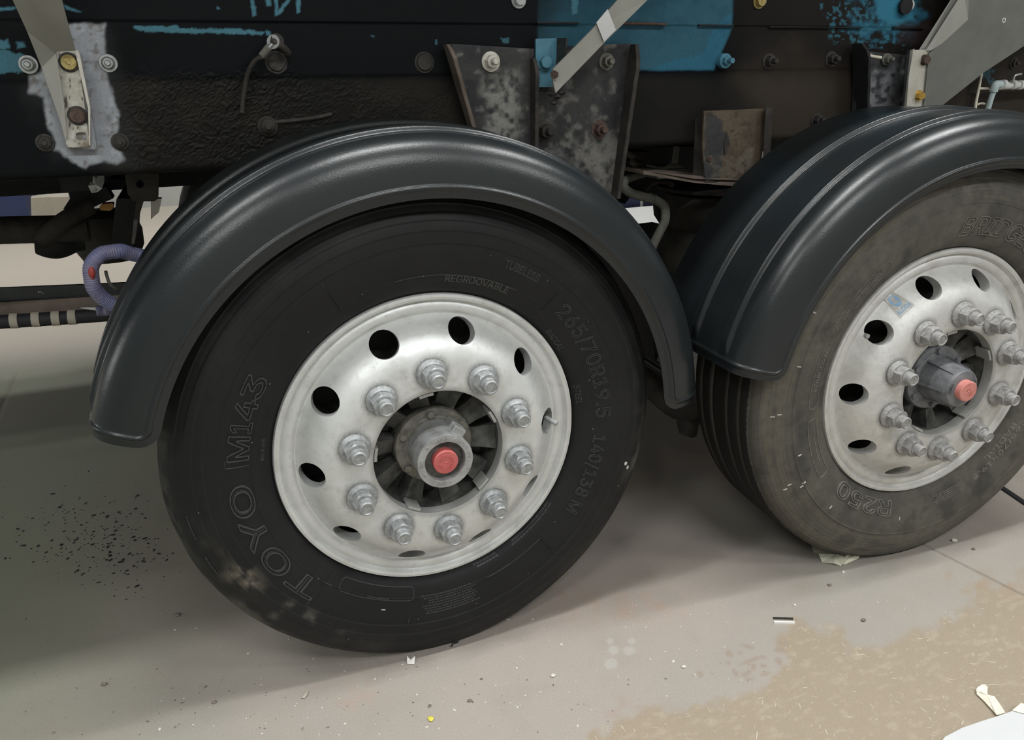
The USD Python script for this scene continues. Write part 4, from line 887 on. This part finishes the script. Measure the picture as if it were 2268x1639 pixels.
part(s3, 'strut_lip', prism3([aty(2134, -20, .25), aty(2146, -20, .243), aty(2144, 44, .243), aty(2086, 97, .243), aty(2062, 112, .243), aty(2050, 112, .25), aty(2078, 90, .25), aty(2136, 40, .25)], [q + np.array([0, .02, 0]) for q in [aty(2134, -20, .25), aty(2146, -20, .243), aty(2144, 44, .243), aty(2086, 97, .243), aty(2062, 112, .243), aty(2050, 112, .25), aty(2078, 90, .25), aty(2136, 40, .25)]]), M['strut'], False, world=True)
part(s3, 'channel_web', slab([(2020, 110), (2068, 110), (2058, 250), (2005, 250)], .25, .005), M['cream_steel'], False, world=True)
part(s3, 'channel_flange', prism3([aty(2008, 112, .30), aty(2022, 108, .249), aty(2012, 170, .249), aty(2006, 250, .249), aty(1996, 250, .30)], [aty(2011, 112, .30), aty(2026, 108, .252), aty(2016, 170, .252), aty(2010, 250, .252), aty(2000, 250, .30)]), M['steel'], False, world=True)
for p, mt, lb in [((2046, 133), 'rust', 'dark rusty bolt'), ((2034, 212), 'gold', 'gold-coloured bolt')]:
    part(s3, 'bolt', place(cat(hexbolt(.016, .012, .005)), (-.25, -1, 0), aty(*p, .25)), M[mt], 30, lb, world=True)
part(s3, 'hole_rim', place(lathe([(.0035, -.0005), (.0055, -.0005), (.0055, .0012), (.0035, .0012)], 18), OUT, aty(2223, 45, .245)), M['white_bright'], 30, world=True)

# ------------------------------------------------------------------ pipework behind the right strut
pw = thing('air_pipe', 'thin white air pipe with elbow fitting behind the right strut', 'pipe', aty(2190, 190, .30))
part(pw, 'pipe_run', tube([aty(2205, 192, .30), aty(2268, 187, .30), aty(2700, 158, .30)], .0085, 12), M['pipe_white'], 40, world=True)
part(pw, 'elbow', tube([aty(2216, 187, .295), aty(2206, 187, .293), aty(2203, 194, .293), aty(2200, 203, .294)], .0095, 12), M['pipe_teal'], 40, world=True)
part(pw, 'drop_pipe', tube([aty(2200, 204, .294), aty(2192, 228, .296), aty(2182, 262, .30)], .0065, 12), M['pipe_teal'], 40, world=True)
for a, b in ((2218, 187), (2240, 188), (2256, 188)):
    part(pw, 'collar', tube([aty(a, b, .299), aty(a + 7, b, .299)], .0112, 14), M['pipe_white'], 40, world=True)
part(pw, 'tap_handle', tube([aty(2244, 184, .293), aty(2246, 170, .29), aty(2262, 164, .29)], .0028, 8), M['steel'], 40, world=True)
pw2 = thing('brake_line', 'slim pale pipe running down behind the right strut with short side branch', 'pipe', aty(2168, 200, .31))
part(pw2, 'pipe_run', tube([aty(2174, 160, .315), aty(2167, 200, .315), aty(2162, 225, .315), aty(2160, 262, .315)], .0036, 10), M['masking'], 40, world=True)
part(pw2, 'branch', tube([aty(2168, 196, .315), aty(2200, 196, .315)], .0032, 10), M['masking'], 40, world=True)
part(pw2, 'branch', tube([aty(2165, 232, .315), aty(2172, 229, .315), aty(2180, 230, .32)], .0026, 8), M['masking'], 40, world=True)

# ------------------------------------------------------------------ gear under the chassis, middle gap
Yb = .56
ab = thing('air_bellow', 'dark rubber air bellow under the brown bracket between the wheels', 'air spring', aty(1570, 500, Yb))
cx_ = aty(1590, 480, Yb)
def zpx(py): return aty(1560, py, Yb)[2]
z1_, z2_, z3_ = zpx(425), zpx(505), zpx(600)
r0_ = .125
prof_ = [(0, z1_), (r0_ * .85, z1_), (r0_ * .98, z1_ - .008), (r0_ * 1.03, (z1_ + z2_) / 2), (r0_ * 1.0, z2_ + .01), (r0_ * .93, z2_), (r0_ * 1.0, z2_ - .012), (r0_ * 1.02, (z2_ + z3_) / 2), (r0_ * .95, z3_), (r0_ * .7, z3_ - .02), (0, z3_ - .02)]
bm = lathe(prof_, 90); v, f = arr(bm); rr = 1 + .004 * (np.sin(np.arctan2(v[:, 1], v[:, 0]) * 80) > .3)
v = v * np.stack([rr, rr, np.ones_like(rr)], 1); part(ab, 'bellow', trimesh.Trimesh(v + [cx_[0], Yb + .03, 0], f, process=False), M['bellow'], 35, world=True)
part(ab, 'top_plate', trimesh.Trimesh(*(lambda q: (q[0] + [cx_[0], Yb + .03, 0], q[1]))(arr(lathe([(0, z1_), (.15, z1_ + .004), (.15, z1_ + .012), (0, z1_ + .016)], 48))), process=False), M['grime'], 30, world=True)
ho = thing('air_hose', 'dusty grey rubber hose curling beside the air bellow', 'hose', aty(1440, 440, .42))
hp = [(1500, 372, .46), (1460, 378, .45), (1415, 388, .43), (1385, 399, .41), (1380, 412, .40), (1398, 428, .40), (1430, 437, .40), (1458, 446, .40), (1474, 462, .40), (1474, 485, .40), (1462, 512, .405), (1446, 545, .41), (1435, 575, .42)]
part(ho, 'hose', tube([aty(a, b, y) for a, b, y in hp], .0105, 14, rfun=lambda t: .55 + .45 * min(1, t * 2.2)), M['rubber_grey'], 40, world=True)
for a, b, y in ((1436, 438, .40), (1446, 441, .40)):
    part(ho, 'ferrule', tube([aty(a, b, y), aty(a + 6, b + 2, y)], .0118, 14), M['rubber_grey'], 40, world=True)
part(ho, 'bracket_ring', tube([aty(1432, 420, .42), aty(1444, 405, .43), aty(1470, 402, .44), aty(1490, 410, .44)], .006, 10), M['grime'], 40, world=True)
bp = ab
for k, (a, b, c_, d_) in enumerate([(1458, 1530, 388, 397), (1462, 1528, 378, 386), (1470, 1524, 371, 377)]):
    part(bp, 'seat_plate', box(aty(a, c_, .44)[0], aty(b, c_, .44)[0], .44 + .004 * k, .52, aty(a, d_, .44)[2], aty(a, c_, .44)[2], .0015), M['rubber_grey'], False, world=True)
part(bp, 'rod', tube([aty(1499, 325, .46), aty(1494, 362, .455)], .0075, 12), M['rubber_grey'], 40, world=True)
part(bp, 'rod_cup', place(lathe([(0, 0), (.020, 0), (.019, .004), (.010, .009), (0, .010)], 24), (0, 0, 1), aty(1491, 370, .455)), M['rubber_grey'], 35, world=True)
fi = thing('pipe_fitting', 'two small pale fittings in the dark gap beside the worn hanger', 'fitting', aty(1398, 350, .62))
for q in [(1395, 343), (1402, 361)]:
    part(fi, 'elbow', tube([aty(q[0] - 5, q[1] - 2, .62), aty(q[0] + 3, q[1], .615), aty(q[0] + 6, q[1] + 5, .61)], .008, 10), M['rubber_grey'], 40, world=True)
vb = thing('valve_body', 'dark grey valve casting behind the two pale fittings', 'valve', aty(1425, 350, .7))
part(vb, 'body', slab([(1400, 336), (1445, 336), (1446, 368), (1412, 366), (1425, 352)], .7, .08, .004), M['grime'], False, world=True)

# ------------------------------------------------------------------ underbody seen below the frame at the left
ub = thing('underbody', 'black underside and far frame rail of the vehicle', 'chassis', (0, 1.0, .8))
part(ub, 'floor_pan', box(-3.5, 4.5, YF + .12, 2.5, 1.12, 1.28), M['black'], False, world=True)
part(ub, 'far_rail', box(-3.5, 4.5, 1.25, 1.32, aty(300, 418, 1.25)[2], 1.12), M['black'], False, world=True)
part(ub, 'cross_member', box(aty(150, 400, .6)[0], aty(230, 400, .6)[0], .5, 1.25, aty(150, 425, .5)[2], 1.12), M['black'], False, world=True)
part(ub, 'rail_sag', slab([(-300, 420), (80, 422), (155, 418), (330, 418), (330, 400), (-300, 380)], .9, .1), M['black'], False, world=True)
part(ub, 'hanger_arm', slab([(150, 415), (235, 415), (250, 440), (222, 452), (200, 463), (140, 463), (155, 440)], .8, .05), M['black'], False, world=True)
part(ub, 'drop_bracket', slab([(276, 384), (352, 384), (350, 440), (342, 446), (295, 446), (283, 430)], .42, .02, .002, holes=[[(310 + 9 * math.cos(t), 408 + 9 * math.sin(t)) for t in np.linspace(0, 6.28, 16)[:-1]]]), M['grime'], False, world=True)
part(ub, 'strap', slab([(302, 446), (318, 446), (305, 490), (298, 540), (291, 540), (296, 490)], .46, .01), M['grime'], False, world=True)
part(ub, 'tank_end', slab([(258, 440), (300, 440), (294, 550), (245, 545)], .62, .25, .002), M['black'], False, world=True)
part(ub, 'shackle', slab([(334, 440), (358, 440), (352, 470), (334, 486)], .50, .02), M['cream_steel'], False, world=True)
part(ub, 'dark_backing', slab([(1330, 325), (1640, 325), (1640, 440), (1452, 445), (1448, 436), (1420, 430), (1396, 436), (1384, 452), (1340, 440)], .80, .25), M['black'], False, world=True)  # black plates added to keep the gap beside the bellow dark
part(ub, 'dark_backing', slab([(1400, 507), (1420, 498), (1452, 494), (1480, 500), (1560, 640), (1400, 640)], .80, .02, .002), M['black'], False, world=True)
part(ub, 'dark_backing', slab([(1452, 430), (1640, 430), (1640, 640), (1480, 640), (1470, 500), (1456, 478)], .82, .02), M['black'], False, world=True)
part(ub, 'wheel_dark_backing', slab([(1150, 425), (1330, 440), (1400, 520), (1450, 605), (1490, 690), (1512, 800), (1440, 880), (1370, 700), (1280, 560)], .70, .02, .002), M['black'], False, world=True)  # black sheet added so the gap behind the tyre stays dark
ax = thing('torque_tube', 'dark horizontal axle tube below the chassis at the left edge', 'axle', aty(60, 512, .95))
part(ax, 'tube', tube([aty(-400, 521, .80), aty(196, 505, .80)], .0295, 24), M['grime'], 40, world=True)
part(ax, 'arm', tube([aty(90, 535, .74), aty(140, 490, .74), aty(200, 456, .76)], .018, 16), M['grime'], 40, world=True)
part(ax, 'boot', tube([aty(80, 540, .82), aty(110, 541, .82), aty(184, 533, .83)], .0265, 16, rfun=lambda t: .85 + .4 * math.sin(math.pi * min(1, t * 1.2))), M['black'], 40, world=True)
bl2 = thing('air_bellow', 'olive-dark round air bellow behind the left mudguard edge', 'air spring', aty(218, 510, .85))
cx_ = aty(236, 510, 1.1); za, zb2 = aty(218, 466, 1.1)[2], aty(218, 575, 1.1)[2]; zm = (za + zb2) / 2
bm = lathe([(0, za), (.045, za), (.072, za - .012), (.085, zm + .01), (.083, zm - .03), (.066, zb2), (0, zb2)], 60); v, f = arr(bm)
part(bl2, 'bellow', trimesh.Trimesh(v + [cx_[0], 1.1, 0], f, process=False), M['bellow'], 40, world=True)
oc = thing('orange_cap', 'small orange plastic fitting on top of the olive bellow', 'fitting', aty(237, 458, .80))
part(oc, 'cap', slab([(220, 458), (226, 452), (252, 450), (250, 462), (244, 467), (222, 466)], .80, .03, .003), M['orange'], 30, world=True)
pt = thing('white_tag', 'crumpled white paper tag hanging under the chassis', 'tag', aty(212, 405, .5))
tg = [(206, 388), (231, 388), (231, 402), (226, 418), (215, 426), (203, 428), (195, 412), (201, 400)]
v_ = np.array([aty(a, b, .50 + dy) for (a, b), dy in zip(tg, (.0, .01, .0, -.01, .006, .0, -.008, .004))]); ctr = v_.mean(0) + [0, -.008, 0]
part(pt, 'sheet', trimesh.Trimesh(np.vstack([v_, ctr, v_ + [0, .0012, 0], ctr + [0, .0012, 0]]), [[i, (i + 1) % 8, 8] for i in range(8)] + [[9 + (i + 1) % 8, 9 + i, 17] for i in range(8)] + [[i, 9 + i, (i + 1) % 8] for i in range(8)] + [[(i + 1) % 8, 9 + i, 9 + (i + 1) % 8] for i in range(8)], process=False), M['white'], False, world=True)

hs = thing('spiral_hose', 'blue-purple spiral-wrapped hose loop left of the left mudguard', 'hose', aty(215, 600, .45))
pts_ = [(330, 570, .5), (290, 562, .48), (262, 556, .46), (232, 560, .45), (210, 575, .44), (201, 600, .44), (205, 630, .44), (222, 655, .45), (246, 672, .46), (290, 690, .48)]
pp = np.array([aty(a, b, y) for a, b, y in pts_])
hm = tube(pp, .0135, 18, sub=22, rfun=lambda t: 1 + .05 * math.sin(t * 420)); part(hs, 'hose', hm, M['hose_blue'], 60, world=True)
part(hs, 'red_sleeve', tube([aty(203, 590, .4285), aty(203, 603, .4275), aty(206, 618, .4285)], .0052, 10, rfun=lambda t: .4 + .8 * math.sin(math.pi * t)), M['red'], 40, world=True)
part(hs, 'inner_cord', tube([aty(234, 600, .48), aty(240, 622, .48), aty(256, 640, .49)], .003, 8), M['rubber_grey'], 40, world=True)
h2 = thing('corrugated_hose', 'grey-purple corrugated hose end low beside the left mudguard', 'hose', aty(230, 690, .5))
part(h2, 'hose', tube([aty(214, 689, .5), aty(232, 688, .5), aty(300, 684, .5)], .0105, 16, sub=20, rfun=lambda t: 1 + .07 * math.sin(t * 200)), M['hose_blue'], 60, world=True)
part(h2, 'tip', tube([aty(178, 682, .5), aty(214, 684, .5)], .004, 10, rfun=lambda t: .15 + .85 * t), M['pipe_white'], 40, world=True)
bmth = thing('side_beam', 'blue-grey steel beam crossing low at the left edge', 'beam', aty(100, 650, .7))
def beam(parent, name, a, b, Y, dep, mt):
    """a, b: ((px, top, bottom)) at the two ends"""
    q = [aty(a[0], a[1], Y), aty(b[0], b[1], Y), aty(b[0], b[2], Y), aty(a[0], a[2], Y)]
    return part(parent, name, prism3(q, [r + np.array([0, dep, 0]) for r in q]), M[mt], False, world=True)
beam(bmth, 'web', (-400, 655, 694), (300, 626, 652), .70, .01, 'beam')
beam(bmth, 'lower_flange', (-400, 694, 732), (300, 652, 692), .69, .012, 'brown_beam')
part(bmth, 'chalk_mark', tube([aty(96, 650, .698), aty(87, 645, .698), aty(85, 649, .698)], .0012, 6), M['white'], 40, world=True)
cd = thing('taped_conduit', 'black conduit wrapped with pale tape bands below the beam', 'conduit', aty(90, 708, .66))
part(cd, 'conduit', tube([aty(-400, 732, .66), aty(0, 713, .66), aty(240, 697, .66)], .0145, 16), M['black'], 40, world=True)
for a in (-60, -14, 32, 80, 124, 160):
    part(cd, 'tape_band', tube([aty(a - 9, 713 - a * .062, .66), aty(a + 9, 712 - a * .062, .66)], .0158, 16), M['cardboard'] if a % 3 else M['rubber_grey'], 40, world=True)

# ------------------------------------------------------------------ things standing beyond the vehicle
bx = thing('foam_board', 'pale grey-beige board leaning beyond the axle at far left', 'board', aty(100, 484, 4.8) * [1, 1, 0])
part(bx, 'board', prism3([aty(68, 438, 4.8), aty(152, 436, 4.8), aty(142, 484, 4.8) * [1, 1, 0], aty(58, 484, 4.8) * [1, 1, 0]], [aty(70, 434, 5.2), aty(150, 424, 5.2), aty(146, 480, 5.2) * [1, 1, 0], aty(64, 480, 5.2) * [1, 1, 0]]), M['cardboard'], False, world=True)
bl = thing('blue_cabinet', 'dark blue cabinet against the back wall seen under the left chassis', 'cabinet', (aty(0, 460, 5.6)[0], 5.6, 0))
x_a, x_b = aty(-260, 460, 5.6)[0], aty(60, 460, 5.6)[0]
part(bl, 'body', box(x_a, x_b, 5.6, 6.1, 0, 1.3), M['wall_blue'], False, world=True)
bd = thing('locker', 'blue locker with a thin white strip beyond the gap between the wheels', 'locker', (aty(1420, 445, 4.25)[0], 4.25, 0))
YL = 4.25
x_a, x_m, x_b = aty(1300, 440, YL)[0], aty(1421, 440, YL)[0], aty(1560, 440, YL)[0]
part(bd, 'locker_door', box(x_a, x_m - .01, YL, YL + .4, 0, 1.6), M['wall_blue'], False, world=True)
part(bd, 'locker_door', box(x_m + .01, x_b, YL, YL + .4, 0, 1.6), M['wall_blue'], False, world=True)
part(bd, 'white_strip', box(x_m - .0105, x_m + .0105, YL - .006, YL + .38, 0, 1.6), M['white'], False, world=True)
tb = thing('lit_floor_panel', 'white panel laid in place of brightly lit floor, glimpsed through the gap between the wheels', 'panel', (2.6, 3.4, 0))
part(tb, 'panel', box(1.9, 3.6, 2.6, 4.2, .004, .02), M['white_bright'], False, world=True)  # white slab added to imitate lit floor
ax2 = thing('steering_arm', 'dark greasy steel arm with a clamp showing between the two tyres', 'axle', aty(1470, 900, .45))
part(ax2, 'beam', tube([aty(1380, 790, .55), aty(1440, 850, .45), aty(1510, 905, .36), np.array([.80, .22, .40]), np.array([.93, .17, .42])], .034, 16), M['grime'], 40, world=True)
part(ax2, 'clamp', xf(lump(.030, 4, (1, 1, 1.2), 2), np.array([[1, 0, 0, aty(1524, 938, .34)[0]], [0, 1, 0, .34], [0, 0, 1, aty(1524, 938, .34)[2]], [0, 0, 0, 1.0]])), M['grime'], 40, world=True)
# the vehicle body above the frame, over the picture's top edge
bo = thing('vehicle_body', 'pale vehicle body side above the chassis', 'body', (0, 0, 1.42))
part(bo, 'side_panel', box(-3.8, 4.8, -.03, 2.6, 1.42, 3.3), M['bus'], False, world=True)
# the opposite wheels
for xx in (0.0, 1.01):
    t_w = thing('far_side_wheel', 'dark wheel on the far side of the vehicle behind the ' + ('left wheel' if xx == 0 else 'right wheel'), 'wheel', (xx, 2.15, 0))
    part(t_w, 'tyre', up(ylathe([(.26, -.02), (.34, -.03), (.40, -.01), (.418, .02), (.4185, .18), (.40, .21), (.34, .23), (.26, .22)], 72)), M['drum'], 35)
    part(t_w, 'rim', up(ylathe([(.0, .05), (.25, .05), (.26, -.018), (.268, -.018), (.268, .2), (0, .2)], 48)), M['grime'], 35)

# ------------------------------------------------------------------ litter on the floor
def flat_scrap(name, label, cat_, px_pts, mt, hts, thick=.0008, z=.0004):
    p3 = np.array([atz(a, b) for a, b in px_pts]); n = len(p3); base = p3.mean(0); base[2] = 0
    w = thing(name, label, cat_, base)
    p3[:, 2] = z + np.array(hts); ctr = p3.mean(0) + [0, 0, .002]
    v = np.vstack([p3, ctr, p3 + [0, 0, thick], ctr + [0, 0, thick]])
    f = [[i, n, (i + 1) % n] for i in range(n)] + [[n + 1 + i, n + 1 + (i + 1) % n, 2 * n + 1] for i in range(n)]
    for i in range(n):
        j = (i + 1) % n; f += [[i, j, n + 1 + i], [j, n + 1 + j, n + 1 + i]]
    q = trimesh.Trimesh(v, f, process=False); trimesh.repair.fix_normals(q)
    part(w, 'sheet', q, M[mt], False, world=True); return w
pp_ = flat_scrap('paper_scrap', 'pale green crumpled masking paper caught under the right tyre', 'paper', [(1796, 1210), (1830, 1222), (1900, 1226), (1924, 1222), (1900, 1234), (1876, 1248), (1862, 1254), (1846, 1252), (1820, 1246), (1812, 1234), (1802, 1226)], 'paper', [.004, .004, .008, .006, .010, .008, .0, .004, .0, .008, .002])
part(pp_, 'folded_edge', prism3([atz(1872, 1240) + [0, 0, .010], atz(1922, 1221) + [0, 0, .012], atz(1900, 1240) + [0, 0, .003], atz(1868, 1253) + [0, 0, .001]], [atz(1872, 1240) + [0, 0, .012], atz(1922, 1221) + [0, 0, .014], atz(1900, 1240) + [0, 0, .005], atz(1868, 1253) + [0, 0, .003]]), M['paper'], False, world=True)
sh = [(2040, 1700), (2092, 1637), (2130, 1617), (2180, 1600), (2206, 1592), (2232, 1583), (2262, 1572), (2300, 1560), (2420, 1580), (2420, 1760), (2040, 1760)]
ws = thing('white_sheet', 'white sheet corner at the lower right edge of the floor', 'sheet', atz(2200, 1660))
g2 = Polygon([atz(a, b)[:2] for a, b in sh]).buffer(0)
q = trimesh.creation.extrude_polygon(g2, .004, engine='earcut'); v, f = arr(q); part(ws, 'sheet', trimesh.Trimesh(v + [0, 0, .001], f, process=False), M['white'], False, world=True)
mt_ = flat_scrap('masking_tape_strip', 'torn twisted masking tape strip beside the white sheet', 'tape', [(2186, 1528), (2172, 1524), (2163, 1530), (2162, 1540), (2175, 1552), (2198, 1578), (2206, 1590), (2224, 1586), (2212, 1570), (2200, 1553), (2180, 1545), (2168, 1540), (2168, 1532), (2176, 1528)], 'masking', [.004, .006, .006, .002, .002, .003, .005, .007, .009, .009, .007, .007, .006, .005])
part(mt_, 'strand', tube([atz(2186, 1529) + [0, 0, .006], atz(2176, 1525) + [0, 0, .007], atz(2166, 1529) + [0, 0, .006], atz(2163, 1538) + [0, 0, .005]], .0016, 8), M['masking'], 40, world=True)
t2 = thing('masking_tape_scrap', 'small cream tape scrap at the right edge above the white sheet', 'tape', atz(2258, 1572))
part(t2, 'sheet', prism3([atz(2240, 1580) + [0, 0, .006], atz(2258, 1570) + [0, 0, .012], atz(2275, 1574) + [0, 0, .010], atz(2268, 1588) + [0, 0, .006]], [atz(2240, 1580) + [0, 0, .007], atz(2258, 1570) + [0, 0, .013], atz(2275, 1574) + [0, 0, .011], atz(2268, 1588) + [0, 0, .007]]), M['masking'], False, world=True)
ml = thing('metal_strip', 'small bright metal strip lying on the floor right of centre', 'strip', atz(1736, 1377))
for (a, b, c2, d2), k in (((1714, 1380, 1760, 1381), 0), ((1712, 1371, 1756, 1372), 1)):
    p0, p1 = atz(a, b), atz(c2, d2); n_ = np.array([-(p1 - p0)[1], (p1 - p0)[0], 0]); n_ /= np.linalg.norm(n_)
    w2_ = .0016 if k == 0 else .001
    part(ml, 'bar' if k == 0 else 'edge', prism3([p0 + n_ * w2_, p1 + n_ * w2_, p1 - n_ * w2_, p0 - n_ * w2_], [q + np.array([0, 0, .004]) for q in (p0 + n_ * w2_, p1 + n_ * w2_, p1 - n_ * w2_, p0 - n_ * w2_)]), M['white_bright'] if k == 0 else M['steel_dark'], False, world=True)
vc = thing('black_clip', 'small black clip on the floor against the left tyre', 'clip', atz(1008, 1426))
part(vc, 'body', cat(xf(lump(.006, 5, (1, 1, 1.3), 2), np.array([[1, 0, 0, atz(1010, 1424)[0]], [0, 1, 0, atz(1010, 1424)[1]], [0, 0, 1, .0075], [0, 0, 0, 1.0]])), tube([atz(1008, 1424) + [0, 0, .01], atz(1000, 1434) + [0, 0, .002]], .0014, 8)), M['black'], 40, world=True)
cs = thing('clear_scrap', 'glinting scrap of clear plastic on the floor below the left tyre', 'scrap', atz(910, 1466))
pq = [atz(902, 1472) + [0, 0, .001], atz(918, 1472) + [0, 0, .001], atz(920, 1462) + [0, 0, .008], atz(910, 1466) + [0, 0, .004], atz(902, 1461) + [0, 0, .008]]
part(cs, 'sheet', prism3(pq, [q + np.array([0, .001, .0006]) for q in pq]), M['clear'], False, world=True)
flat_scrap('yellow_scrap', 'tiny yellow scrap on the floor near the bottom edge', 'scrap', [(947, 1592), (955, 1590), (962, 1593), (957, 1600), (950, 1598)], 'yellow', [.002, .003, .002, .001, .001])
flat_scrap('wood_chip', 'thin grey-brown sliver on the floor below the left tyre', 'chip', [(668, 1548), (676, 1535), (682, 1532), (682, 1540), (675, 1549)], 'cardboard', [.001, .002, .003, .002, .001])
for nm, lb, (a, b), r, mt in [('pebble', 'brown pebble left of the left tyre near its lower edge', (392, 1364), .0058, 'pebble'), ('pebble', 'dark pebble near the bottom left corner', (231, 1517), .0042, 'pebble'), ('pebble', 'small pebble low on the floor below the left mudguard end', (474, 1557), .0034, 'pebble'), ('pebble', 'pale pebble on the floor right of the left tyre\'s contact point', (1225, 1498), .0042, 'pale_chip'), ('pebble', 'lone pebble straight below the hub of the left wheel', (1040, 1553), .0032, 'pebble'), ('pebble', 'dark curved chip right of the metal strip', (1912, 1375), .0042, 'pebble'), ('pebble', 'dark speck between the paper scrap and the metal strip', (1837, 1297), .0036, 'pebble'), ('pebble', 'cream chip lying right of the right tyre\'s lower edge', (2113, 1199), .0056, 'pale_chip'), ('pebble', 'small dark pebble on the floor at far right', (2156, 1217), .0036, 'pebble'), ('pebble', 'pale speck just below the green paper', (1868, 1268), .0034, 'pale_chip'), ('pebble', 'white speck left of the boot print', (1514, 1478), .0036, 'pale_chip'), ('pebble', 'white chip above the metal strip', (1760, 1341), .0026, 'pale_chip')]:
    q = atz(a, b); w = thing(nm, lb, 'pebble', q)
    part(w, 'stone', xf(lump(r, int(a), (1.2, .9, .6), 2), np.array([[1, 0, 0, q[0]], [0, 1, 0, q[1]], [0, 0, 1, r * .5], [0, 0, 0, 1.0]])), M[mt], 40, world=True)
def scatter(name, label, n, sampler, rmin, rmax, mt, seed, long=1.0):
    R = np.random.default_rng(seed); ms = []
    while len(ms) < n:
        q = sampler(R)
        if q is None: continue
        p = atz(*q); r = R.uniform(rmin, rmax) * (1 if R.random() < .8 else 1.8)
        s = lump(r, int(R.integers(1e5)), (R.uniform(.8, 2.0) * long, R.uniform(.7, 1.2) / long ** .5, .35), 0, .7)
        s = xf(s, rotm([0, 0, 1], R.uniform(0, 6.3), (p[0], p[1], r * .2))); ms.append(s)
    part(None, name, cat(*ms), M[mt], False, label, kind='stuff', cat='grit')
def off_tan(x, y): return None if sdist(np.array([[x, y]]), tan)[0] > -12 else (x, y)
def fibres(R):
    x, y = R.uniform(1250, 2268), R.uniform(1330, 1639)
    return (x, y) if sdist(np.array([[x, y]]), tan)[0] > 0 else None
def left_patch(R):
    x, y = R.normal(235, 90), R.normal(1195, 55)
    if y < 1040 or x < -20 or x > 340 + max(0, (y - 1080)) * .35: return None
    return x, y
scatter('dark_grit', 'dark grit scattered on the floor left of the left tyre', 300, left_patch, .0009, .0024, 'black', 3)
scatter('pale_grit', 'fine pale grit scattered over the floor in front of the wheels', 170, lambda R: off_tan(R.uniform(350, 2200), R.uniform(1330, 1630)), .0005, .0013, 'pale_chip', 4)
scatter('pale_fibre', 'fine pale fibres caught in the tan floor stain', 260, fibres, .0006, .0012, 'fibre', 6, 3.2)
scatter('brown_grit', 'fine brown grit scattered over the floor in front of the wheels', 130, lambda R: off_tan(R.uniform(20, 2250), R.uniform(1465, 1630)), .0006, .0016, 'pebble', 5)
fl = thing('floor_strip', 'black rubber strip on the floor at the right edge', 'strip', (1.47, -.03, 0))
p0, p1 = atz(2190, 1062), atz(2290, 1130)
n_ = np.array([-(p1 - p0)[1], (p1 - p0)[0], 0]); n_ *= .007 / np.linalg.norm(n_)
part(fl, 'strip', prism3([p0 + n_, p1 + n_, p1 - n_, p0 - n_], [q + np.array([0, 0, .004]) for q in (p0 + n_, p1 + n_, p1 - n_, p0 - n_)]), M['black'], False, world=True)
